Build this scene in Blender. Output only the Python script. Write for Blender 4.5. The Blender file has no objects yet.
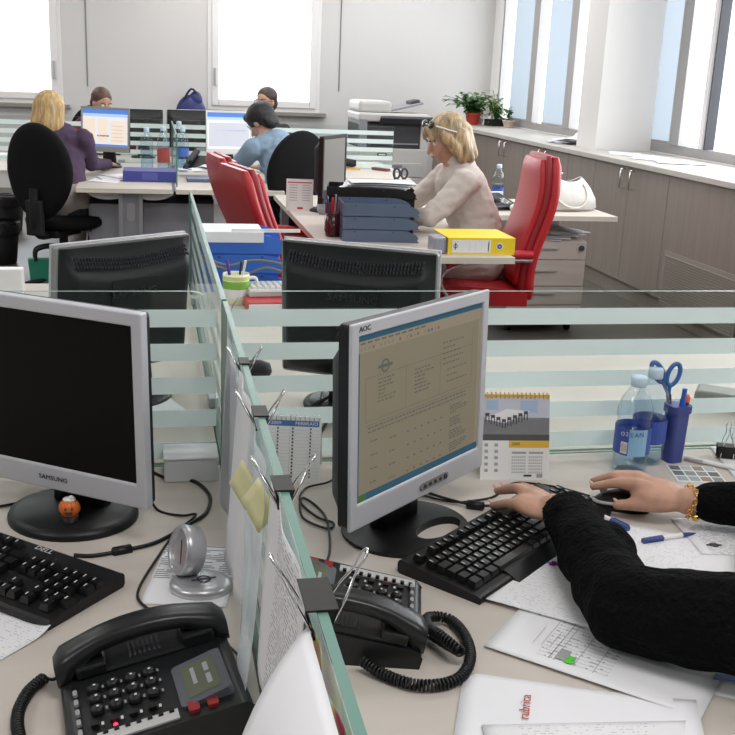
import bpy, math, random
from mathutils import Matrix, Vector, Euler
random.seed(7)
sc = bpy.context.scene
COL = sc.collection
R = math.radians

# ---------------------------------------------------------------- camera
FPX = 1035.8
yaw, pit, rol = R(12.062), R(15.93), R(2.474)
Fv = Vector((math.sin(yaw) * math.cos(pit), math.cos(yaw) * math.cos(pit), -math.sin(pit)))
R0 = Vector((math.cos(yaw), -math.sin(yaw), 0)); U0 = R0.cross(Fv)
Rv = R0 * math.cos(rol) + U0 * math.sin(rol)
Uv = -R0 * math.sin(rol) + U0 * math.cos(rol)
cd = bpy.data.cameras.new('camera'); cam = bpy.data.objects.new('camera', cd); COL.objects.link(cam)
cd.sensor_width = 36; cd.lens = 36 * FPX / 735; cd.clip_start = 0.02
m = Matrix((Rv, Uv, -Fv)).transposed().to_4x4(); m.translation = Vector((0, 0, 1.48))
cam.matrix_world = m
sc.camera = cam

# ---------------------------------------------------------------- world, lights, exposure
sc.view_settings.view_transform = 'Standard'; sc.view_settings.look = 'None'
sc.view_settings.gamma = 1; sc.view_settings.use_curve_mapping = False
sc.view_settings.exposure = 0.50
sc.cycles.transparent_max_bounces = 40; sc.cycles.max_bounces = 10
w = bpy.data.worlds.new('overcast_sky'); sc.world = w; w.use_nodes = True
bg = w.node_tree.nodes['Background']; bg.inputs[0].default_value = (0.97, 0.985, 1, 1); bg.inputs[1].default_value = 1.5

def area(name, loc, rot, sx, sy, power, color=(1, 1, 1)):
    l = bpy.data.lights.new(name, 'AREA'); l.shape = 'RECTANGLE'; l.size = sx; l.size_y = sy
    l.energy = power; l.color = color
    o = bpy.data.objects.new(name, l); COL.objects.link(o); o.location = loc; o.rotation_euler = rot
    return o
# daylight entering by the windows of the right wall and of the back wall
area('daylight', (5.4, 5.4, 2.0), (0, R(90), 0), 2.6, 5.4, 175, (0.98, 0.99, 1))
area('daylight', (5.4, 10.2, 2.0), (0, R(90), 0), 2.6, 4.0, 105, (0.98, 0.99, 1))
area('daylight', (1.25, 12.6, 1.75), (R(-90), 0, 0), 1.2, 1.4, 24, (0.93, 0.97, 1))
area('daylight', (-1.65, 12.6, 1.75), (R(-90), 0, 0), 1.4, 1.4, 24, (0.93, 0.97, 1))
# fluorescent ceiling fixtures (their lamps)
LAMPS = [(x, y) for y in (0.4, 3.2, 6.0, 8.8, 11.0) for x in (-2.2, 0.6, 2.6)]
for x, y in LAMPS:
    area('ceiling_lamp_light', (x, y, 2.93), (0, 0, 0), 1.15, 0.55, {0.4: 18.5, 3.2: 9.5}.get(y, 16.5), (1, 0.98, 0.97))

# ---------------------------------------------------------------- materials
MATS = {}
def mat(name, col, rough=0.5, metal=0.0, spec=0.5, emit=0, alpha=None, bump=None, vary=None, coat=0, trans=0):
    if name in MATS: return MATS[name]
    m = bpy.data.materials.new(name); m.use_nodes = True; MATS[name] = m
    nt = m.node_tree; b = nt.nodes['Principled BSDF']
    c = tuple(col) + (1,)
    b.inputs['Base Color'].default_value = c; b.inputs['Roughness'].default_value = rough
    b.inputs['Metallic'].default_value = metal; b.inputs['Specular IOR Level'].default_value = spec
    b.inputs['Coat Weight'].default_value = coat
    if emit: b.inputs['Emission Color'].default_value = c; b.inputs['Emission Strength'].default_value = emit
    if alpha is not None: b.inputs['Alpha'].default_value = alpha
    if trans: b.inputs['Transmission Weight'].default_value = trans
    tc = nt.nodes.new('ShaderNodeTexCoord')
    if vary:   # (scale xyz, amount)
        mp = nt.nodes.new('ShaderNodeMapping'); mp.inputs['Scale'].default_value = vary[0]
        nz = nt.nodes.new('ShaderNodeTexNoise'); nz.inputs['Scale'].default_value = 1; nz.inputs['Detail'].default_value = 6
        mr = nt.nodes.new('ShaderNodeMapRange'); mr.inputs['To Min'].default_value = 1 - vary[1]; mr.inputs['To Max'].default_value = 1 + vary[1]
        mr.inputs['From Min'].default_value = 0.3; mr.inputs['From Max'].default_value = 0.7
        mx = nt.nodes.new('ShaderNodeVectorMath'); mx.operation = 'SCALE'; mx.inputs[0].default_value = col
        nt.links.new(tc.outputs['Object'], mp.inputs[0]); nt.links.new(mp.outputs[0], nz.inputs[0])
        nt.links.new(nz.outputs[0], mr.inputs[0]); nt.links.new(mr.outputs[0], mx.inputs['Scale'])
        nt.links.new(mx.outputs[0], b.inputs['Base Color'])
    if bump:   # (scale xyz, strength)
        mp = nt.nodes.new('ShaderNodeMapping'); mp.inputs['Scale'].default_value = bump[0]
        nz = nt.nodes.new('ShaderNodeTexNoise'); nz.inputs['Scale'].default_value = 1; nz.inputs['Detail'].default_value = 4
        bp = nt.nodes.new('ShaderNodeBump'); bp.inputs['Strength'].default_value = bump[1]; bp.inputs['Distance'].default_value = 0.01
        nt.links.new(tc.outputs['Object'], mp.inputs[0]); nt.links.new(mp.outputs[0], nz.inputs[0])
        nt.links.new(nz.outputs[0], bp.inputs['Height']); nt.links.new(bp.outputs[0], b.inputs['Normal'])
    return m

def glass(name, tint, edge=0.04, rough=0.0, gl=1.0):
    """thin clear sheet: tinted transparency with a fresnel reflection"""
    m = bpy.data.materials.new(name); m.use_nodes = True; MATS[name] = m
    nt = m.node_tree; nt.nodes.clear()
    out = nt.nodes.new('ShaderNodeOutputMaterial'); mx = nt.nodes.new('ShaderNodeMixShader')
    tr = nt.nodes.new('ShaderNodeBsdfTransparent'); tr.inputs[0].default_value = tuple(tint) + (1,)
    g = nt.nodes.new('ShaderNodeBsdfGlossy'); g.inputs['Roughness'].default_value = rough
    fr = nt.nodes.new('ShaderNodeLayerWeight'); pw = nt.nodes.new('ShaderNodeMath'); pw.operation = 'POWER'; pw.inputs[1].default_value = 4
    nt.links.new(fr.outputs['Facing'], pw.inputs[0])
    mu = nt.nodes.new('ShaderNodeMath'); mu.operation = 'MULTIPLY_ADD'; mu.inputs[1].default_value = .42 * gl; mu.inputs[2].default_value = .03 * gl
    nt.links.new(pw.outputs[0], mu.inputs[0]); nt.links.new(mu.outputs[0], mx.inputs[0])
    nt.links.new(tr.outputs[0], mx.inputs[1]); nt.links.new(g.outputs[0], mx.inputs[2]); nt.links.new(mx.outputs[0], out.inputs[0])
    return m

def veil(name, col, through, transl=0.3, tint=(1, 1, 1)):
    """frosted or sheer sheet: diffuse + translucent + some straight see-through"""
    m = bpy.data.materials.new(name); m.use_nodes = True; MATS[name] = m
    nt = m.node_tree; nt.nodes.clear(); c = tuple(col) + (1,)
    out = nt.nodes.new('ShaderNodeOutputMaterial')
    d = nt.nodes.new('ShaderNodeBsdfDiffuse'); d.inputs[0].default_value = c
    t = nt.nodes.new('ShaderNodeBsdfTranslucent'); t.inputs[0].default_value = c
    tr = nt.nodes.new('ShaderNodeBsdfTransparent'); tr.inputs[0].default_value = tuple(tint) + (1,)
    a = nt.nodes.new('ShaderNodeMixShader'); a.inputs[0].default_value = transl
    b = nt.nodes.new('ShaderNodeMixShader'); b.inputs[0].default_value = through
    nt.links.new(d.outputs[0], a.inputs[1]); nt.links.new(t.outputs[0], a.inputs[2])
    nt.links.new(a.outputs[0], b.inputs[1]); nt.links.new(tr.outputs[0], b.inputs[2]); nt.links.new(b.outputs[0], out.inputs[0])
    return m

def printed(name, base=(0.8, 0.8, 0.82), ink=(0.25, 0.25, 0.27), lines=110, words=60, fill=0.5, thr=0.48, x0=-0.085, x1=0.085, y0=-0.12, y1=0.11, table=False):
    """paper with rows of printing, laid out in the sheet's own object coordinates"""
    m = bpy.data.materials.new(name); m.use_nodes = True; MATS[name] = m
    nt = m.node_tree; b = nt.nodes['Principled BSDF']; b.inputs['Roughness'].default_value = 0.75; b.inputs['Specular IOR Level'].default_value = 0.2
    L = nt.links
    def M(op, a, c=None):
        n = nt.nodes.new('ShaderNodeMath'); n.operation = op
        for i, v in enumerate((a, c)):
            if v is None: continue
            if hasattr(v, 'links') or hasattr(v, 'is_linked'): L.new(v, n.inputs[i])
            else: n.inputs[i].default_value = v
        return n.outputs[0]
    tc = nt.nodes.new('ShaderNodeTexCoord'); sp = nt.nodes.new('ShaderNodeSeparateXYZ'); L.new(tc.outputs['Object'], sp.inputs[0])
    X, Y = sp.outputs[0], sp.outputs[1]
    ly = M('MULTIPLY', Y, lines); row = M('FLOOR', ly); fr = M('FRACT', ly)
    cb = nt.nodes.new('ShaderNodeCombineXYZ'); L.new(M('MULTIPLY', X, words), cb.inputs[0]); L.new(M('MULTIPLY', row, 7.31), cb.inputs[1])
    nz = nt.nodes.new('ShaderNodeTexNoise'); nz.inputs['Scale'].default_value = 1; nz.inputs['Detail'].default_value = 1; L.new(cb.outputs[0], nz.inputs[0])
    v = M('MULTIPLY', M('LESS_THAN', fr, fill), M('GREATER_THAN', nz.outputs[0], thr))
    if table:
        v = M('MAXIMUM', v, M('LESS_THAN', M('FRACT', M('MULTIPLY', X, lines * 0.33)), 0.05))
        v = M('MAXIMUM', v, M('LESS_THAN', fr, 0.1))
    for s, lim, op in ((X, x0, 'GREATER_THAN'), (X, x1, 'LESS_THAN'), (Y, y0, 'GREATER_THAN'), (Y, y1, 'LESS_THAN')):
        v = M('MULTIPLY', v, M(op, s, lim))
    mx = nt.nodes.new('ShaderNodeMix'); mx.data_type = 'RGBA'
    mx.inputs[6].default_value = tuple(base) + (1,); mx.inputs[7].default_value = tuple(ink) + (1,)
    L.new(v, mx.inputs[0]); L.new(mx.outputs[2], b.inputs['Base Color'])
    return m

K = lambda *a, **k: mat(*a, **k)
BLACK = K('black_plastic', (0.006, 0.006, 0.0065), 0.42, spec=.4)
SOFTBLACK = K('black_matt', (0.009, 0.009, 0.0095), 0.6, spec=.35)
PHONE = K('phone_black', (0.011, 0.012, 0.013), 0.33, spec=.45)
BACKSHELL = K('monitor_back_shell', (0.009, 0.0105, 0.011), 0.5, spec=.4)
SILVER = K('silver_plastic', (0.58, 0.59, 0.63), 0.4, 0.15)
SILVERC = K('brushed_silver', (0.56, 0.56, 0.58), 0.32, 0.65)
SILVERD = K('silver_edge', (0.28, 0.28, 0.28), 0.4, 0.25)
CHROME = K('chrome', (0.75, 0.75, 0.77), 0.18, 1.0)
ALU = K('aluminium', (0.5, 0.5, 0.52), 0.4, 0.7)
DESKTOP = K('beige_laminate', (0.555, 0.505, 0.455), 0.55, spec=0.22, vary=((3, 14, 3), 0.045))
DESKEDGE = K('desk_edge_band', (0.66, 0.61, 0.52), 0.5)
GREYPANEL = K('grey_panel', (0.42, 0.43, 0.47), 0.5)
METALGREY = K('grey_lacquered_metal', (0.36, 0.37, 0.40), 0.4, 0.3)
TAUPE = K('taupe_wood_laminate', (0.255, 0.215, 0.185), 0.55, vary=((2, 30, 1.5), 0.08))
PEDWOOD = K('pale_wood_laminate', (0.52, 0.47, 0.42), 0.5, vary=((2, 2, 40), 0.06))
WHITE = K('white_plastic', (0.8, 0.8, 0.79), 0.45)
PAPER = K('blank_paper', (0.82, 0.82, 0.85), 0.8, spec=0.2)
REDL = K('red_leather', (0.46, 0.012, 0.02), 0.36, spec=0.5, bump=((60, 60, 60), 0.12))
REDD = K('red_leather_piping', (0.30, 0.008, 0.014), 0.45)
SKIN = K('skin', (0.50, 0.285, 0.20), 0.5, spec=0.35, vary=((40, 40, 40), 0.12), bump=((260, 260, 260), 0.12))
NAIL = K('finger_nail', (0.58, 0.34, 0.27), 0.3)
BLUEP = K('blue_plastic', (0.03, 0.12, 0.52), 0.4)
NAVY = K('navy_plastic', (0.035, 0.06, 0.24), 0.45)
YELLOW = K('yellow_card', (0.85, 0.62, 0.02), 0.55)
RED = K('red_plastic', (0.55, 0.02, 0.03), 0.4)
INK = K('dark_ink', (0.05, 0.05, 0.06), 0.7)
GREYINK = K('grey_ink', (0.35, 0.35, 0.37), 0.7)
BLUEINK = K('blue_ink', (0.06, 0.13, 0.42), 0.7)
KEYCAP = K('keycap', (0.006, 0.006, 0.0065), 0.3)
KEYEDGE = K('key_legend_glint', (0.62, 0.62, 0.62), 0.5)
GLASS = glass('partition_glass', (0.955, 0.985, 0.975), gl=0.8)
GLASSEDGE = K('glass_edge', (0.10, 0.225, 0.185), 0.35, spec=0.35)
FROST = veil('frosted_band', (0.86, 0.94, 0.93), 0.07, 0.30, (0.95, 1, 0.98))
WINGLASS = glass('window_glass', (0.97, 0.99, 1), gl=0.6)
PETCLEAR = glass('bottle_plastic', (0.90, 0.95, 0.98), rough=0.04, gl=1.9)
WATERM = glass('water', (0.86, 0.93, 0.98), rough=0.02, gl=1.0)
SLEEVE = veil('clear_sleeve', (0.78, 0.81, 0.84), 0.45, 0.35)

# ---------------------------------------------------------------- mesh builder
def smooth_path(pts, n=8, closed=False):
    P = [Vector(p) for p in pts]; out = []
    N = len(P)
    rng = range(N if closed else N - 1)
    for i in rng:
        if closed: a, b, c, d = P[(i - 1) % N], P[i], P[(i + 1) % N], P[(i + 2) % N]
        else: a, b, c, d = P[max(i - 1, 0)], P[i], P[i + 1], P[min(i + 2, N - 1)]
        for k in range(n):
            t = k / n
            out.append(0.5 * ((2 * b) + (-a + c) * t + (2 * a - 5 * b + 4 * c - d) * t * t + (-a + 3 * b - 3 * c + d) * t ** 3))
    if not closed: out.append(P[-1])
    return out

class MB:
    def __init__(s): s.v = []; s.f = []; s.m = []; s.s = []; s.mats = []; s.T = Matrix()
    def mi(s, mt):
        if mt not in s.mats: s.mats.append(mt)
        return s.mats.index(mt)
    def add(s, vs, fs, mt, smooth=False):
        o = len(s.v); i = s.mi(mt)
        s.v += [s.T @ Vector(v) for v in vs]
        for f in fs: s.f.append([o + k for k in f]); s.m.append(i); s.s.append(smooth)
    def box(s, c, d, mt, rot=None):
        x, y, z = (k / 2 for k in d); q = Euler(rot).to_matrix() if rot else Matrix.Identity(3)
        vs = [Vector(c) + q @ Vector((a * x, b * y, e * z)) for e in (-1, 1) for a, b in ((-1, -1), (1, -1), (1, 1), (-1, 1))]
        s.add(vs, [(3, 2, 1, 0), (4, 5, 6, 7), (0, 1, 5, 4), (1, 2, 6, 5), (2, 3, 7, 6), (3, 0, 4, 7)], mt); return s
    def b2(s, x0, x1, y0, y1, z0, z1, mt): return s.box(((x0 + x1) / 2, (y0 + y1) / 2, (z0 + z1) / 2), (abs(x1 - x0), abs(y1 - y0), abs(z1 - z0)), mt)
    def quad(s, a, b, c, d, mt): s.add([a, b, c, d], [(0, 1, 2, 3)], mt); return s
    def prism(s, pts, z0, z1, mt, side=None, smooth=False):
        n = len(pts)
        if sum(pts[i][0] * pts[(i + 1) % n][1] - pts[(i + 1) % n][0] * pts[i][1] for i in range(n)) < 0: pts = pts[::-1]
        vs = [(p[0], p[1], z0) for p in pts] + [(p[0], p[1], z1) for p in pts]
        s.add(vs, [tuple(range(n))[::-1], tuple(range(n, 2 * n))], mt)
        s.add(vs, [(i, (i + 1) % n, n + (i + 1) % n, n + i) for i in range(n)], side or mt, smooth); return s
    def tube(s, pts, r, mt, seg=8, closed=False, cap=True):
        P = [Vector(p) for p in pts]; N = len(P); rr = r if isinstance(r, (list, tuple)) else [r] * N
        t0 = (P[1] - P[0]).normalized(); up = Vector((0, 0, 1)) if abs(t0.z) < 0.9 else Vector((1, 0, 0))
        nrm = t0.cross(up).normalized(); vs = []; fs = []
        for i in range(N):
            if closed: t = P[(i + 1) % N] - P[i - 1]
            else: t = P[min(i + 1, N - 1)] - P[max(i - 1, 0)]
            t.normalize(); nrm = (nrm - t * nrm.dot(t)); nrm = nrm.normalized() if nrm.length > 1e-6 else t.orthogonal().normalized()
            bi = t.cross(nrm)
            for k in range(seg):
                a = 2 * math.pi * k / seg; vs.append(P[i] + (nrm * math.cos(a) + bi * math.sin(a)) * rr[i])
        for i in range(N if closed else N - 1):
            j = (i + 1) % N
            for k in range(seg): fs.append((i * seg + k, i * seg + (k + 1) % seg, j * seg + (k + 1) % seg, j * seg + k))
        s.add(vs, fs, mt, True)
        if cap and not closed: s.add(vs[:seg], [tuple(range(seg))[::-1]], mt); s.add(vs[-seg:], [tuple(range(seg))], mt)
        return s
    def cyl(s, a, b, r, mt, r2=None, seg=20): return s.tube([a, b], [r, r if r2 is None else r2], mt, seg)
    def lathe(s, prof, mt, seg=28, at=(0, 0, 0), sq=1.0):
        vs = []; fs = []; n = len(prof)
        for r, z in prof:
            for k in range(seg): a = 2 * math.pi * k / seg; vs.append((at[0] + r * math.cos(a), at[1] + sq * r * math.sin(a), at[2] + z))
        for i in range(n - 1):
            for k in range(seg): fs.append((i * seg + k, i * seg + (k + 1) % seg, (i + 1) * seg + (k + 1) % seg, (i + 1) * seg + k))
        s.add(vs, fs, mt, True)
        if prof[0][0] > 1e-5: s.add(vs[:seg], [tuple(range(seg))[::-1]], mt)
        if prof[-1][0] > 1e-5: s.add(vs[-seg:], [tuple(range(seg))], mt)
        return s
    def ball(s, c, r, mt, seg=16, rings=10, rot=None):
        r = (r, r, r) if not hasattr(r, '__len__') else r; q = Euler(rot).to_matrix() if rot else Matrix.Identity(3)
        vs = []; fs = []
        for i in range(rings + 1):
            p = math.pi * i / rings
            for k in range(seg):
                a = 2 * math.pi * k / seg
                vs.append(Vector(c) + q @ Vector((r[0] * math.sin(p) * math.cos(a), r[1] * math.sin(p) * math.sin(a), -r[2] * math.cos(p))))
        for i in range(rings):
            for k in range(seg): fs.append((i * seg + k, i * seg + (k + 1) % seg, (i + 1) * seg + (k + 1) % seg, (i + 1) * seg + k))
        s.add(vs, fs, mt, True); return s
    def grid(s, fn, nu, nv, mt, thick=0, smooth=True):
        vs = [Vector(fn(i / nu, j / nv)) for j in range(nv + 1) for i in range(nu + 1)]
        W = nu + 1; fs = [(j * W + i, j * W + i + 1, (j + 1) * W + i + 1, (j + 1) * W + i) for j in range(nv) for i in range(nu)]
        s.add(vs, fs, mt, smooth); return s
    def text(s, st, size, mt, ext=0.0002, align='CENTER', sx=1.0):
        """flat lettering centred on the builder's current origin, facing its +z"""
        c = bpy.data.curves.new('t', 'FONT'); c.body = st; c.size = size; c.extrude = ext; c.align_x = align; c.align_y = 'CENTER'; c.resolution_u = 2
        o = bpy.data.objects.new('t', c); COL.objects.link(o)
        me = bpy.data.meshes.new_from_object(o.evaluated_get(bpy.context.evaluated_depsgraph_get()))
        s.add([(v.co.x * sx, v.co.y, v.co.z) for v in me.vertices], [tuple(p.vertices) for p in me.polygons], mt)
        bpy.data.objects.remove(o); bpy.data.meshes.remove(me); bpy.data.curves.remove(c); return s
    def rects(s, rs, z=0.0003):
        """flat marks on the plane z of the current frame: (x0,y0,x1,y1,material)"""
        for i, (a, b, c, d, mt) in enumerate(rs): s.quad((a, b, z), (c, b, z), (c, d, z), (a, d, z), mt)
        return s
    def obj(s, name, parent=None, bevel=0, seg=2, loc=None, rot=None, sub=0, solid=0, weld=False):
        me = bpy.data.meshes.new(name); me.from_pydata([tuple(v) for v in s.v], [], s.f)
        for mt in s.mats: me.materials.append(mt)
        me.polygons.foreach_set('material_index', s.m); me.polygons.foreach_set('use_smooth', s.s); me.update()
        o = bpy.data.objects.new(name, me); COL.objects.link(o); o.parent = parent
        if loc: o.location = loc
        if rot: o.rotation_euler = rot
        if solid: k = o.modifiers.new('s', 'SOLIDIFY'); k.thickness = solid; k.offset = 0
        if bevel: k = o.modifiers.new('b', 'BEVEL'); k.width = bevel; k.segments = seg; k.limit_method = 'ANGLE'; k.angle_limit = R(40)
        if sub: k = o.modifiers.new('u', 'SUBSURF'); k.levels = sub; k.render_levels = sub
        return o

def Tm(loc=(0, 0, 0), rot=(0, 0, 0)): return Matrix.Translation(loc) @ Euler(rot).to_matrix().to_4x4()
def tag(o, label, cat, group=None, kind=None):
    o['label'] = label; o['category'] = cat
    if group: o['group'] = group
    if kind: o['kind'] = kind
    return o
def thing(name, label, cat, loc=(0, 0, 0), rot=0, group=None):
    o = bpy.data.objects.new(name, None); COL.objects.link(o); o.location = loc
    o.rotation_euler = rot if hasattr(rot, '__len__') else (0, 0, rot)
    o.empty_display_size = 0.05
    return tag(o, label, cat, group)
def struct(mb, name, **k): o = mb.obj(name, **k); o['kind'] = 'structure'; return o
def dup(root, loc, rot, label, group=None):
    def cp(o, par):
        c = o.copy(); COL.objects.link(c); c.parent = par
        for ch in list(o.children): cp(ch, c)
        return c
    r = cp(root, None); r.location = loc; r.rotation_euler = rot if hasattr(rot, '__len__') else (0, 0, rot)
    r['label'] = label
    if group: r['group'] = group
    return r
def rrect(w, h, r, n=5, cx=0, cy=0):
    o = []
    for sx, sy, a0 in ((1, 1, 0), (-1, 1, 90), (-1, -1, 180), (1, -1, 270)):
        for k in range(n + 1): a = R(a0 + 90 * k / n); o.append((cx + sx * (w / 2 - r) + r * math.cos(a), cy + sy * (h / 2 - r) + r * math.sin(a)))
    return o
def circ(r, n=24, cx=0, cy=0, sy=1): return [(cx + r * math.cos(2 * math.pi * k / n), cy + sy * r * math.sin(2 * math.pi * k / n)) for k in range(n)]
def emblem(mb, s, mt, z=0.0004):
    """ring crossed by a bar: the round mark printed on the office's papers"""
    n = 20
    for k in range(n):
        a, b = 2 * math.pi * k / n, 2 * math.pi * (k + 1) / n
        mb.quad((s * math.cos(a), s * math.sin(a), z), (s * math.cos(b), s * math.sin(b), z), (.7 * s * math.cos(b), .7 * s * math.sin(b), z), (.7 * s * math.cos(a), .7 * s * math.sin(a), z), mt)
    mb.rects([(-1.7 * s, -.22 * s, 1.7 * s, .22 * s, mt)], z * 1.2)
# ================================================================ the room
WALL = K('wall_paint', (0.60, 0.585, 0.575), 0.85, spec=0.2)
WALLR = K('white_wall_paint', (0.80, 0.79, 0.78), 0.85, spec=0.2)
CEIL = K('ceiling_white', (0.75, 0.75, 0.74), 0.9, spec=0.2)
FLOORM = K('grey_brown_floor', (0.105, 0.092, 0.082), 0.42, vary=((1.2, 8, 1), 0.12))
UPVC = K('window_frame_white', (0.74, 0.72, 0.71), 0.4)
STONE = K('sill_stone', (0.24, 0.225, 0.205), 0.5)
STONEW = K('counter_laminate', (0.50, 0.47, 0.43), 0.4, vary=((20, 20, 20), 0.05))
ALUW = K('grey_window_mullion', (0.36, 0.35, 0.35), 0.5, 0.2)
BLIND = veil('blue_white_blind', (0.27, 0.30, 0.335), 0.0, 0.5)
CURTAIN = veil('white_blind_edge', (0.9, 0.9, 0.88), 0.1, 0.6)

b = MB(); b.b2(-4, 4.1, -2.6, 12.2, -0.06, 0, FLOORM); struct(b, 'floor')
b = MB(); b.b2(-4, 4.1, -2.6, 12.2, 3.0, 3.08, CEIL); struct(b, 'ceiling')
YB = 12.05; XR = 3.9
def wall_with_holes(name, along, a0, a1, holes, fixed, thick, mt, z1=3.0):
    """holes: (start, end, bottom, top) along the wall"""
    b = MB(); hs = sorted(holes); cur = a0
    def bx(s, e, lo, hi):
        if e - s < 1e-4 or hi - lo < 1e-4: return
        if along == 'x': b.b2(s, e, fixed, fixed + thick, lo, hi, mt)
        else: b.b2(fixed, fixed + thick, s, e, lo, hi, mt)
    for s, e, lo, hi in hs:
        bx(cur, s, 0, z1); bx(s, e, 0, lo); bx(s, e, hi, z1); cur = e
    bx(cur, a1, 0, z1)
    return struct(b, name)
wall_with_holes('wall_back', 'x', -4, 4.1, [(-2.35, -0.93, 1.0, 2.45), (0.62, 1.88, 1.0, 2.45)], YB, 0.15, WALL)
wall_with_holes('wall_right', 'y', -2.6, YB, [(3.0, 8.0, 0.97, 2.75), (8.2, 11.75, 0.97, 2.75)], XR, 0.2, WALLR)
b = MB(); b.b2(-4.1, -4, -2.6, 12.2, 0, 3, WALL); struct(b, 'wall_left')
b = MB(); b.b2(-4.1, 4.1, -2.7, -2.6, 0, 3, WALL); struct(b, 'wall_front')
b = MB(); b.b2(3.43, XR, 7.82, 8.2, 0.962, 3.0, K('pillar_paint', (0.76, 0.745, 0.73), 0.85, spec=0.2)); struct(b, 'wall_pillar')

def back_window(idx, x0, x1, handle_x):
    z0, z1 = 1.0, 2.45
    t = bpy.data.objects.new('window_%d' % idx, None); COL.objects.link(t); t.location = ((x0 + x1) / 2, YB, z0); t['kind'] = 'structure'
    t['label'] = ['white framed window at the left end of the back wall', 'white framed window in the middle of the back wall'][idx - 1]
    W = (x1 - x0); H = z1 - z0
    def frame(w, f, y0, y1, mt):
        b = MB(); hx = W / 2 - w
        b.b2(-hx, -hx + f, y0, y1, w, H - w, mt); b.b2(hx - f, hx, y0, y1, w, H - w, mt)
        b.b2(-hx + f, hx - f, y0, y1, w, w + f, mt); b.b2(-hx + f, hx - f, y0, y1, H - w - f, H - w, mt); return b
    frame(0, 0.055, -0.012, 0.09, UPVC).obj('frame', t, bevel=0.004)
    frame(0.045, 0.075, -0.03, 0.05, UPVC).obj('sash', t, bevel=0.008)
    b = MB(); b.b2(-W / 2 + .1, W / 2 - .1, 0.0, 0.006, .1, H - .1, WINGLASS); b.obj('pane', t)
    b = MB(); b.box((handle_x - (x0 + x1) / 2, -0.04, 0.36), (0.03, 0.02, 0.19), ALU); b.obj('handle', t, bevel=0.006)
    b = MB(); b.b2(-W / 2 - 0.07, W / 2 + 0.07, -0.10, 0.0, -0.04, 0.0, STONE); b.obj('sill', t, bevel=0.004)
back_window(1, -2.35, -0.93, -1.01)
back_window(2, 0.62, 1.88, 0.70)
for x, zb in ((-0.67, 1.2), (2.1, 1.25)):
    b = MB(); b.tube([(x, YB - 0.006, 3.0), (x, YB - 0.006, zb)], 0.006, K('wire_grey', (0.2, 0.2, 0.2), 0.6), 6)
    o = b.obj('wall_wire'); tag(o, 'thin dark vertical wire on the back wall, ' + ('left of the middle window' if x < 0 else 'between the middle window and the copier'), 'wire')

# right wall windows
def side_window(idx, y0, y1, mull, blinds, label):
    z0, z1 = 0.97, 2.75
    t = bpy.data.objects.new('window_%d' % idx, None); COL.objects.link(t); t.location = (XR, (y0 + y1) / 2, z0); t['kind'] = 'structure'; t['label'] = label
    yc = (y0 + y1) / 2; H = z1 - z0
    b = MB()
    b.b2(0, .06, y0 - yc, y1 - yc, 0, .07, ALUW); b.b2(0, .06, y0 - yc, y1 - yc, H - .06, H, ALUW)
    b.b2(0, .06, y0 - yc, y0 - yc + .05, .07, H - .06, ALUW); b.b2(0, .06, y1 - yc - .05, y1 - yc, .07, H - .06, ALUW)
    b.obj('frame', t, bevel=0.003)
    for y, wd, mt in mull:
        b = MB(); b.b2(-.015, .06, y - wd / 2 - yc, y + wd / 2 - yc, .07, H - .06, mt); b.obj('mullion', t)
    b = MB(); b.b2(.03, .036, y0 - yc + .05, y1 - yc - .05, .07, H - .06, WINGLASS); b.obj('pane', t)
    for a, c, mt in blinds:
        b = MB(); n = max(3, int((c - a) / .12))
        b.grid(lambda u, v: (.012 + .001 * math.sin(u * 9), a + (c - a) * u - yc, .085 + (H - .15) * v), n * 3, 2, mt); b.obj('blind', t)
    b = MB()
    for a, c, mt in blinds: b.b2(.004, .022, a - yc, c - yc, .072, .088, ALUW)
    if b.v: b.obj('blind_rail', t)
side_window(3, 8.2, 11.75, [(10.62, .17, ALUW), (9.60, .17, ALUW)],
            [(10.72, 11.35, BLIND), (9.7, 10.3, BLIND), (8.55, 9.1, BLIND), (8.24, 8.5, BLIND)], 'far side window with three pale blue blinds behind the plants')
side_window(4, 3.0, 8.0, [(7.42, .15, ALUW), (6.96, .016, INK), (7.02, .05, UPVC), (5.2, .1, UPVC)],
            [(7.5, 7.94, BLIND)], 'near side window beside the white pillar, one pale blue blind')

# built-in low cupboards under the side windows
VENTW = K('vent_laminate', (.30, .27, .235), .55)
def cupboard(y0, y1, label, vent=False, handles=True, doors=2):
    t = thing('low_cupboard', label, 'cupboard', (3.25, (y0 + y1) / 2, 0), 0, 'low cupboards under the side windows')
    h = (y1 - y0) / 2
    b = MB(); b.b2(.02, .62, -h, h, 0.12, .925, TAUPE); b.obj('body', t)
    b = MB(); b.b2(.03, .62, -h, h, 0, .115, TAUPE); b.obj('plinth', t)
    wd = (y1 - y0) / doors
    for k in range(doors):
        a = -h + k * wd
        b = MB(); b.b2(0, .02, a + .002, a + wd - .002, .125, .92, TAUPE); d = b.obj('door', t, bevel=.002)
        if handles:
            yy = a + (wd - .075 if k == 0 and doors > 1 else .075)
            b = MB(); b.tube([(0, yy, .90), (-.03, yy, .90), (-.03, yy, .77), (0, yy, .77)], .007, CHROME, 8); b.obj('handle', d)
        if vent:
            b = MB(); b.b2(-.006, 0, a + .02, a + wd - .06, .09, .45, VENTW)
            for i in range(20): z = .10 + i * .0165; b.b2(-.012, -.006, a + .04, a + wd - .08, z, z + .009, VENTW)
            b.obj('vent_grille', d)
    return t
cupboard(10.0, 11.2, 'taupe two-door cupboard under the potted plants')
cupboard(8.95, 10.0, 'taupe two-door cupboard just right of the one under the plants')
cupboard(7.9, 8.95, 'taupe two-door cupboard below the pile of papers left of the pillar')
cupboard(6.2, 7.37, 'taupe two-door cupboard right of the pillar, upright handles on both doors')
cupboard(7.37, 7.9, 'narrow plain taupe cupboard front beneath the white pillar', handles=False, doors=1)
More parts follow.
